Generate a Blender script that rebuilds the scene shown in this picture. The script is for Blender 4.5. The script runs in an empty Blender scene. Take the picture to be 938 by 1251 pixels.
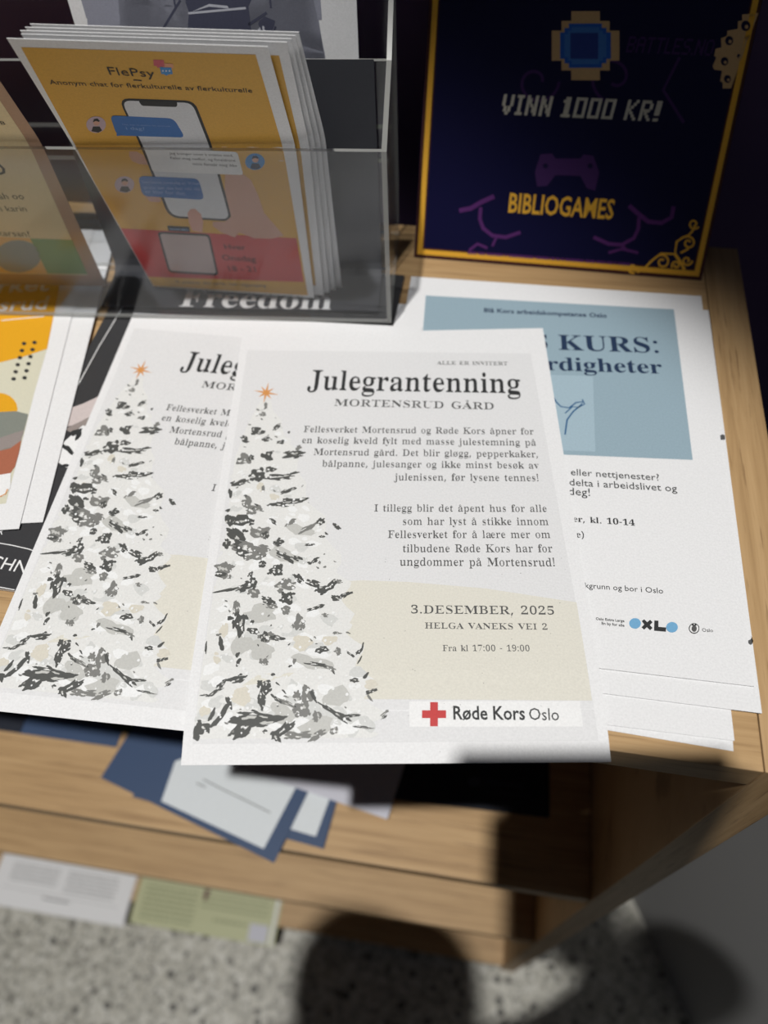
import bpy, bmesh, math, random
from mathutils import Vector, Matrix, noise

# ------------------------------------------------------------------ camera, world, light, exposure
CAM = {'loc': [-0.1533, -0.1289, 0.3779], 'rot': [-0.19703, 0.97115, -0.05177], 'f': 936.68}
Z_A, Z_B, Z_C = (-0.4321, -0.8314, -1.2613)
FLOOR = Z_C - 0.07
C = bpy.context.scene.collection
scn = bpy.context.scene


def look_axes(yaw, pitch, roll):
    cy, sy, cp, sp = math.cos(yaw), math.sin(yaw), math.cos(pitch), math.sin(pitch)
    f = Vector((sy * cp, cy * cp, -sp))
    r = Vector((cy, -sy, 0))
    u = r.cross(f)
    cr, sr = math.cos(roll), math.sin(roll)
    return cr * r + sr * u, -sr * r + cr * u, f


AX_R, AX_U, AX_F = look_axes(*CAM['rot'])
CAM_LOC = Vector(CAM['loc'])
cam = bpy.data.cameras.new('camera')
cam.sensor_fit = 'VERTICAL'
cam.sensor_height = 36.0
cam.lens = CAM['f'] / 1251.0 * 36.0
cam.clip_start = 0.01
cam.dof.use_dof = True
cam.dof.focus_distance = 0.415
cam.dof.aperture_fstop = cam.lens / 6.2
cam_ob = bpy.data.objects.new('camera', cam)
cam_ob.matrix_world = Matrix(((AX_R.x, AX_U.x, -AX_F.x, CAM_LOC.x), (AX_R.y, AX_U.y, -AX_F.y, CAM_LOC.y),
                              (AX_R.z, AX_U.z, -AX_F.z, CAM_LOC.z), (0, 0, 0, 1)))
C.objects.link(cam_ob)
scn.camera = cam_ob

world = bpy.data.worlds.new('world')
scn.world = world
world.use_nodes = True
world.node_tree.nodes['Background'].inputs[0].default_value = (0.72, 0.80, 1.0, 1)
world.node_tree.nodes['Background'].inputs[1].default_value = 0.042

LIGHT_DIR = Vector((0.1411, 0.1915, -0.9713)).normalized()
LAMP_LOC = CAM_LOC - LIGHT_DIR * 3.2
lamp = bpy.data.lights.new('ceiling_spot', 'SPOT')
lamp.energy = 1000 * 0.53
lamp.color = (1.0, 0.985, 0.955)
lamp.shadow_soft_size = 0.045
lamp_ob = bpy.data.objects.new('ceiling_spot', lamp)
lamp_ob.location = LAMP_LOC
LAMP_AIM = Vector((-0.44, -0.16, -0.3))
lamp_ob.rotation_euler = (LAMP_AIM - LAMP_LOC).to_track_quat('-Z', 'Y').to_euler()
EDGE = Vector((-0.1, 0.39, 0.04))
half = (LAMP_AIM - LAMP_LOC).angle(EDGE - LAMP_LOC)
lamp.spot_size = 2 * half * 1.02
lamp.spot_blend = 0.22
C.objects.link(lamp_ob)

scn.view_settings.view_transform = 'Standard'
scn.view_settings.look = 'None'
scn.view_settings.exposure = 0.0
scn.view_settings.gamma = 1.0
scn.view_settings.use_curve_mapping = False

# ------------------------------------------------------------------ materials
MATS = {}


def lin(c):
    return tuple((x / 255 / 12.92) if x / 255 <= 0.04045 else ((x / 255 + 0.055) / 1.055) ** 2.4 for x in c) + (1,)


def new_mat(name, rough=0.6, spec=0.35):
    m = bpy.data.materials.new(name)
    m.use_nodes = True
    b = m.node_tree.nodes['Principled BSDF']
    b.inputs['Roughness'].default_value = rough
    b.inputs['Specular IOR Level'].default_value = spec
    MATS[name] = m
    return m, m.node_tree, b


def N(nt, typ, **kw):
    n = nt.nodes.new(typ)
    for k, v in kw.items():
        setattr(n, k, v)
    return n


def ramp(nt, fac, stops):
    r = N(nt, 'ShaderNodeValToRGB')
    el = r.color_ramp.elements
    while len(el) < len(stops):
        el.new(0.5)
    for e, (p, c) in zip(el, stops):
        e.position = p
        e.color = c
    nt.links.new(fac, r.inputs['Fac'])
    return r.outputs['Color']


def coords(nt, scale, rot=(0, 0, 0)):
    tc = N(nt, 'ShaderNodeTexCoord')
    mp = N(nt, 'ShaderNodeMapping')
    mp.inputs['Scale'].default_value = scale
    mp.inputs['Rotation'].default_value = rot
    nt.links.new(tc.outputs['Object'], mp.inputs['Vector'])
    return mp.outputs['Vector']


def ink(name, rgb, rough=0.55, spec=0.25, grain=0.0):
    """plain printed or painted colour with a faint fibre variation"""
    m, nt, b = new_mat(name, rough, spec)
    col = lin(rgb)
    n = N(nt, 'ShaderNodeTexNoise')
    n.inputs['Scale'].default_value = 900
    n.inputs['Detail'].default_value = 3
    nt.links.new(coords(nt, (1, 1, 1)), n.inputs['Vector'])
    k = 0.94 - grain
    out = ramp(nt, n.outputs['Fac'], [(0.3, tuple(x * k for x in col[:3]) + (1,)), (0.7, tuple(min(1, x * 1.04) for x in col[:3]) + (1,))])
    nt.links.new(out, b.inputs['Base Color'])
    return m


def wood(name, stretch, light=(190, 157, 114), mid=(177, 144, 102), dark=(150, 119, 82)):
    m, nt, b = new_mat(name, 0.5, 0.35)
    v = coords(nt, stretch)
    n1 = N(nt, 'ShaderNodeTexNoise')
    n1.inputs['Scale'].default_value = 1.0
    n1.inputs['Detail'].default_value = 7
    n1.inputs['Roughness'].default_value = 0.62
    n1.inputs['Distortion'].default_value = 0.35
    nt.links.new(v, n1.inputs['Vector'])
    c1 = ramp(nt, n1.outputs['Fac'], [(0.25, lin(dark)), (0.45, lin(mid)), (0.62, lin(light)), (0.8, lin(mid))])
    v2 = coords(nt, tuple(s * 3.2 for s in stretch))
    n2 = N(nt, 'ShaderNodeTexNoise')
    n2.inputs['Scale'].default_value = 1.0
    n2.inputs['Detail'].default_value = 3
    nt.links.new(v2, n2.inputs['Vector'])
    c2 = ramp(nt, n2.outputs['Fac'], [(0.28, (0.62, 0.59, 0.57, 1)), (0.40, (1, 1, 1, 1))])
    mix = N(nt, 'ShaderNodeMix', data_type='RGBA', blend_type='MULTIPLY')
    mix.inputs['Factor'].default_value = 1.0
    nt.links.new(c1, mix.inputs['A'])
    nt.links.new(c2, mix.inputs['B'])
    nt.links.new(mix.outputs['Result'], b.inputs['Base Color'])
    bp = N(nt, 'ShaderNodeBump')
    bp.inputs['Strength'].default_value = 0.12
    bp.inputs['Distance'].default_value = 0.001
    nt.links.new(n2.outputs['Fac'], bp.inputs['Height'])
    nt.links.new(bp.outputs['Normal'], b.inputs['Normal'])
    return m


wood('oak_board', (5, 150, 150))
wood('oak_side', (150, 7, 7))
wood('oak_upright', (90, 70, 4))

# terrazzo floor
m, nt, b = new_mat('terrazzo', 0.45, 0.35)
v = coords(nt, (1, 1, 1))
vo = N(nt, 'ShaderNodeTexVoronoi')
vo.inputs['Scale'].default_value = 130
vo.inputs['Randomness'].default_value = 1.0
nt.links.new(v, vo.inputs['Vector'])
sep = N(nt, 'ShaderNodeSeparateColor')
nt.links.new(vo.outputs['Color'], sep.inputs['Color'])
chip = ramp(nt, sep.outputs['Red'], [(0.0, lin((140, 138, 130))), (0.25, lin((160, 158, 148))), (0.5, lin((182, 179, 168))), (0.8, lin((192, 190, 180))), (1.0, lin((206, 204, 196)))])
vo2 = N(nt, 'ShaderNodeTexVoronoi')
vo2.inputs['Scale'].default_value = 58
nt.links.new(v, vo2.inputs['Vector'])
sep2 = N(nt, 'ShaderNodeSeparateColor')
nt.links.new(vo2.outputs['Color'], sep2.inputs['Color'])
pick = N(nt, 'ShaderNodeMath', operation='MULTIPLY_ADD')      # only some cells carry a dark stone
pick.inputs[1].default_value = 0.9
pick.inputs[2].default_value = -0.12
nt.links.new(sep2.outputs['Green'], pick.inputs[0])
addd = N(nt, 'ShaderNodeMath', operation='ADD')
nt.links.new(vo2.outputs['Distance'], addd.inputs[0])
nt.links.new(pick.outputs['Value'], addd.inputs[1])
spot = ramp(nt, addd.outputs['Value'], [(0.30, (0.22, 0.22, 0.22, 1)), (0.42, (1, 1, 1, 1))])
mx = N(nt, 'ShaderNodeMix', data_type='RGBA', blend_type='MULTIPLY')
mx.inputs['Factor'].default_value = 1
nt.links.new(chip, mx.inputs['A'])
nt.links.new(spot, mx.inputs['B'])
nt.links.new(mx.outputs['Result'], b.inputs['Base Color'])

# dark maroon wall
m, nt, b = new_mat('wall_paint', 0.65, 0.3)
n = N(nt, 'ShaderNodeTexNoise')
n.inputs['Scale'].default_value = 14
nt.links.new(coords(nt, (1, 1, 1)), n.inputs['Vector'])
nt.links.new(ramp(nt, n.outputs['Fac'], [(0.3, lin((98, 78, 116))), (0.7, lin((106, 84, 124)))]), b.inputs['Base Color'])

# clear acrylic: straight-through transmission plus fresnel reflection
m, nt, b = new_mat('acrylic', 0.1)
nt.nodes.remove(b)
tr = N(nt, 'ShaderNodeBsdfTransparent')
tr.inputs['Color'].default_value = (0.95, 0.955, 0.96, 1)
gl = N(nt, 'ShaderNodeBsdfGlossy')
gl.inputs['Roughness'].default_value = 0.13
gl.inputs['Color'].default_value = (1, 1, 1, 1)
lw_ = N(nt, 'ShaderNodeLayerWeight')
lw_.inputs['Blend'].default_value = 0.5
pw = N(nt, 'ShaderNodeMath', operation='POWER')
pw.inputs[1].default_value = 5.0
nt.links.new(lw_.outputs['Facing'], pw.inputs[0])
fr = N(nt, 'ShaderNodeMath', operation='MULTIPLY_ADD')
fr.inputs[1].default_value = 0.55
fr.inputs[2].default_value = 0.035
nt.links.new(pw.outputs['Value'], fr.inputs[0])
ms = N(nt, 'ShaderNodeMixShader')
nt.links.new(fr.outputs['Value'], ms.inputs['Fac'])
nt.links.new(tr.outputs['BSDF'], ms.inputs[1])
nt.links.new(gl.outputs['BSDF'], ms.inputs[2])
nt.links.new(ms.outputs['Shader'], nt.nodes['Material Output'].inputs['Surface'])
# polished cut edges of the acrylic, cloudier than the faces
m, nt, b = new_mat('acrylic_edge', 0.25, 0.6)
b.inputs['Base Color'].default_value = lin((176, 176, 172))
tr = N(nt, 'ShaderNodeBsdfTransparent')
ms = N(nt, 'ShaderNodeMixShader')
ms.inputs['Fac'].default_value = 0.52
nt.links.new(tr.outputs['BSDF'], ms.inputs[1])
nt.links.new(b.outputs['BSDF'], ms.inputs[2])
nt.links.new(ms.outputs['Shader'], nt.nodes['Material Output'].inputs['Surface'])

for nm, rgb, rg in [
    ('paper', (232, 232, 233), .6), ('paper_back', (226, 226, 224), .6), ('print_ground', (224, 224, 225), .6), ('print_cream', (222, 219, 208), .6),
    ('print_white', (236, 236, 236), .55), ('ink_grey', (88, 88, 88), .6), ('ink_dark', (52, 53, 54), .6), ('print_red', (196, 62, 62), .55),
    ('print_orange', (214, 150, 88), .6), ('tree_dark', (84, 85, 83), .6), ('tree_mid', (128, 128, 125), .6), ('tree_pale', (196, 196, 192), .6),
    ('tree_ochre', (216, 211, 198), .6), ('tree_wash', (211, 212, 210), .6), ('tree_base', (227, 227, 225), .6), ('tree_snow', (237, 238, 238), .6),
    ('print_blue', (150, 172, 184), .6), ('print_pale_blue', (164, 186, 198), .6), ('ink_navy', (38, 56, 84), .6), ('ink_blue', (52, 96, 138), .6), ('print_sky', (116, 170, 208), .55),
    ('print_yellow', (228, 166, 36), .5), ('print_sand', (214, 211, 190), .5), ('print_sage', (132, 136, 128), .5), ('print_stone', (150, 140, 136), .5), ('print_rust', (170, 104, 80), .5),
    ('print_blush', (206, 194, 192), .5), ('magazine_black', (62, 62, 64), .35), ('leaflet_black', (52, 53, 58), .6),
    ('print_mustard', (214, 164, 68), .5), ('print_brick', (196, 66, 66), .5), ('print_rose', (204, 92, 104), .5), ('print_peach', (226, 160, 120), .5),
    ('print_azure', (70, 140, 200), .5), ('print_azure_deep', (62, 112, 178), .5), ('print_powder', (140, 170, 214), .5), ('print_screen', (214, 216, 220), .45),
    ('print_skin', (206, 160, 140), .5), ('print_skin_pale', (218, 166, 150), .5), ('print_lilac', (190, 168, 178), .5), ('print_grid', (190, 172, 170), .5), ('ink_maroon', (110, 40, 44), .5),
    ('flyer_taupe', (176, 146, 126), .5), ('print_tan_light', (222, 208, 172), .5), ('print_green', (122, 160, 118), .5), ('print_steel', (138, 152, 164), .5), ('print_apricot', (222, 184, 128), .5),
    ('poster_navy', (16, 16, 52), .32), ('print_navy', (16, 16, 52), .35), ('print_navy_light', (44, 62, 130), .35), ('print_umber', (74, 42, 34), .35), ('print_gold', (226, 170, 58), .35),
    ('print_bone', (200, 194, 178), .4), ('print_plum', (62, 34, 84), .4), ('print_violet', (84, 40, 100), .4), ('print_bronze', (196, 160, 112), .4), ('print_cobalt', (40, 92, 176), .4),
    ('print_ash', (150, 152, 166), .45), ('print_slate', (72, 74, 92), .45), ('print_fog', (188, 190, 200), .45),
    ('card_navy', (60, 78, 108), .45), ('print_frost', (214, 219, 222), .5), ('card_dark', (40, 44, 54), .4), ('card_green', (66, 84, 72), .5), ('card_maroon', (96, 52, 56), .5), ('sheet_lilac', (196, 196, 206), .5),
    ('leaflet_green', (188, 190, 152), .5), ('leaflet_text_green', (152, 156, 122), .5), ('leaflet_grey', (150, 150, 150), .5), ('plinth_grey', (150, 150, 150), .55),
    ('cloth_dark', (44, 46, 54), .9), ('skin', (206, 160, 136), .55), ('hair_brown', (52, 38, 30), .6), ('phone_black', (24, 24, 26), .3), ('trouser_blue', (44, 56, 84), .9)]:
    ink(nm, rgb, rg)


# ------------------------------------------------------------------ object helpers
def tag(o, label=None, cat=None, group=None, kind=None):
    for k, v in (('label', label), ('category', cat), ('group', group), ('kind', kind)):
        if v:
            o[k] = v
    return o


def empty(name, loc=(0, 0, 0), rz=0.0):
    o = bpy.data.objects.new(name, None)
    o.empty_display_size = 0.05
    o.location = loc
    o.rotation_euler = (0, 0, rz)
    C.objects.link(o)
    return o


def link(name, me, mats, parent=None, smooth=False):
    for mt in mats:
        me.materials.append(MATS[mt])
    if smooth:
        for p in me.polygons:
            p.use_smooth = True
    o = bpy.data.objects.new(name, me)
    C.objects.link(o)
    if parent:
        o.parent = parent
    return o


def box_bm(bm, x0, x1, y0, y1, z0, z1):
    vs = [bm.verts.new((x, y, z)) for x in (x0, x1) for y in (y0, y1) for z in (z0, z1)]
    for f in ((0, 1, 3, 2), (4, 6, 7, 5), (0, 4, 5, 1), (2, 3, 7, 6), (0, 2, 6, 4), (1, 5, 7, 3)):
        bm.faces.new([vs[i] for i in f])


def box(name, lim, mat, parent=None, bevel=0.0):
    bm = bmesh.new()
    box_bm(bm, *lim)
    if bevel:
        bmesh.ops.bevel(bm, geom=bm.edges[:], offset=bevel, segments=2, affect='EDGES', profile=0.7)
    bmesh.ops.recalc_face_normals(bm, faces=bm.faces)
    me = bpy.data.meshes.new(name)
    bm.to_mesh(me)
    bm.free()
    return link(name, me, [mat], parent)


# ------------------------------------------------------------------ paper surfaces (all in metres on their own sheet)
SURF = {
  'J1': ('flat', (-0.3249, 0.2561, 0.1521, 0.21, 0.297, 0.0065, 0.245, 0.0075, 0.0065)),
  'J2': ('flat', (-0.4107, 0.2704, 0.0481, 0.21, 0.297, 0.0046, 0.255, 0.002, 0.0075)),
  'P': ('flat', (-0.216, 0.3359, 0.0145, 0.21, 0.297, 0.0032, 1, 0, 0)),
  'Q': ('flat', (-0.2116, 0.3238, 0.0086, 0.21, 0.297, 0.0021, 1, 0, 0)),
  'Y1': ('flat', (-0.6839, 0.3261, 0.2149, 0.21, 0.297, 0.0044, 1, 0, 0)),
  'Y2': ('flat', (-0.667, 0.3384, 0.1942, 0.21, 0.297, 0.0037, 1, 0, 0)),
  'Rs': ('flat', (-0.2276, 0.307, 0.0142, 0.21, 0.297, 0.0012, 1, 0, 0)),
  'Ss': ('flat', (-0.2151, 0.3111, -0.03, 0.21, 0.297, 0.0005, 1, 0, 0)),
  'M': ('flat', (-0.4312, 0.339, -0.008, 0.21, 0.297, 0.0026, 1, 0, 0)),
  'N1': ('flat', (-0.4633, 0.1839, -0.2616, 0.205, 0.148, -0.4271, 1, 0, 0)),
  'N2': ('flat', (-0.4485, 0.175, -0.0964, 0.205, 0.148, -0.4286219132521504, 1, 0, 0)),
  'W1': ('flat', (-0.3823, 0.2253, -0.171, 0.21, 0.148, -0.4253219132521504, 1, 0, 0)),
  'D1': ('flat', (-0.2574, 0.2633, 0.0325, 0.21, 0.2, -0.4309219132521504, 1, 0, 0)),
  'B0': ('flat', (-0.7088, 0.1932, 0.0064, 0.21, 0.12, -0.4309219132521504, 1, 0, 0)),
  'FL': ('fold', (0.122, 0.222, 0.093, (-0.3925, 0.225, 0.2113), (-0.2709, 0.24, 0.2058), (-0.277, 0.2845, 0.1298), (-0.408, 0.2695, 0.132), (-0.2811, 0.296, 0.0097), (-0.4022, 0.294, 0.0099))),
  'LF': ('fold', (0.122, 0.222, 0.093, (-0.525, 0.206, 0.207), (-0.403, 0.217, 0.207), (-0.4278, 0.2695, 0.1335), (-0.55, 0.2595, 0.1335), (-0.4384, 0.292, 0.008), (-0.5604, 0.281, 0.008))),
  'PO': ('quad', (0.214, 0.297, (-0.2195, 0.5085, 0.2577), (-0.0055, 0.5085, 0.2577), (-0.0035, 0.36, 0.0005), (-0.2175, 0.362, 0.0005), 0)),
  'SH': ('quad', (0.175, 0.22, (-0.427, 0.362, 0.316), (-0.252, 0.374, 0.316), (-0.252, 0.356, 0.097), (-0.427, 0.344, 0.097), 0)),
}



def P_flat(s, u, v, h=0.0):
    x0, y0, a, W, L, z0, v0, dL, dR = s
    t = max(0.0, (v - v0) / (L - v0)) if L > v0 else 0.0
    d = (dL * (1 - u / W) + dR * u / W)
    ca, sa = math.cos(a), math.sin(a)
    return (x0 + u * ca + v * sa, y0 + u * sa - v * ca, z0 - d * t * t + h)


def s_norm(s):
    W, L, TL, TR, BR, BL, bulge = s
    e1 = Vector([TR[i] + BR[i] - TL[i] - BL[i] for i in range(3)])
    e2 = Vector([TL[i] + TR[i] - BL[i] - BR[i] for i in range(3)])
    return e1.cross(e2).normalized()


def P_quad(s, u, v, h=0.0):
    W, L, TL, TR, BR, BL, bulge = s
    p, q = u / W, v / L
    n = s_norm(s)
    b = h + bulge * 4 * q * (1 - q)
    return tuple((TL[i] * (1 - p) + TR[i] * p) * (1 - q) + (BL[i] * (1 - p) + BR[i] * p) * q + n[i] * b for i in range(3))


def P_fold(s, u, v, h=0.0):
    """sheet standing upright up to the row ML-MR, flopping forwards above it"""
    W, L, vm, TL, TR, MR, ML, BR, BL = s
    p = u / W
    lerp = lambda a, b, t: tuple(a[i] * (1 - t) + b[i] * t for i in range(3))
    T, M, B = lerp(TL, TR, p), lerp(ML, MR, p), lerp(BL, BR, p)
    t = (v - vm) / 0.022
    if v < vm - 0.011:
        X = lerp(T, M, v / vm)
        d = tuple(M[i] - T[i] for i in range(3))
    elif v > vm + 0.011:
        X = lerp(M, B, (v - vm) / (L - vm))
        d = tuple(B[i] - M[i] for i in range(3))
    else:
        a = lerp(T, M, (vm - 0.011) / vm)
        b = lerp(M, B, 0.011 / (L - vm))
        q = t + 0.5
        X = lerp(lerp(a, M, q), lerp(M, b, q), q)
        d = tuple(b[i] - a[i] for i in range(3))
    e = tuple(MR[i] - ML[i] for i in range(3))
    n = (d[1] * e[2] - d[2] * e[1], d[2] * e[0] - d[0] * e[2], d[0] * e[1] - d[1] * e[0])
    l = math.sqrt(n[0] ** 2 + n[1] ** 2 + n[2] ** 2)
    return tuple(X[i] + n[i] / l * h for i in range(3))


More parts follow.
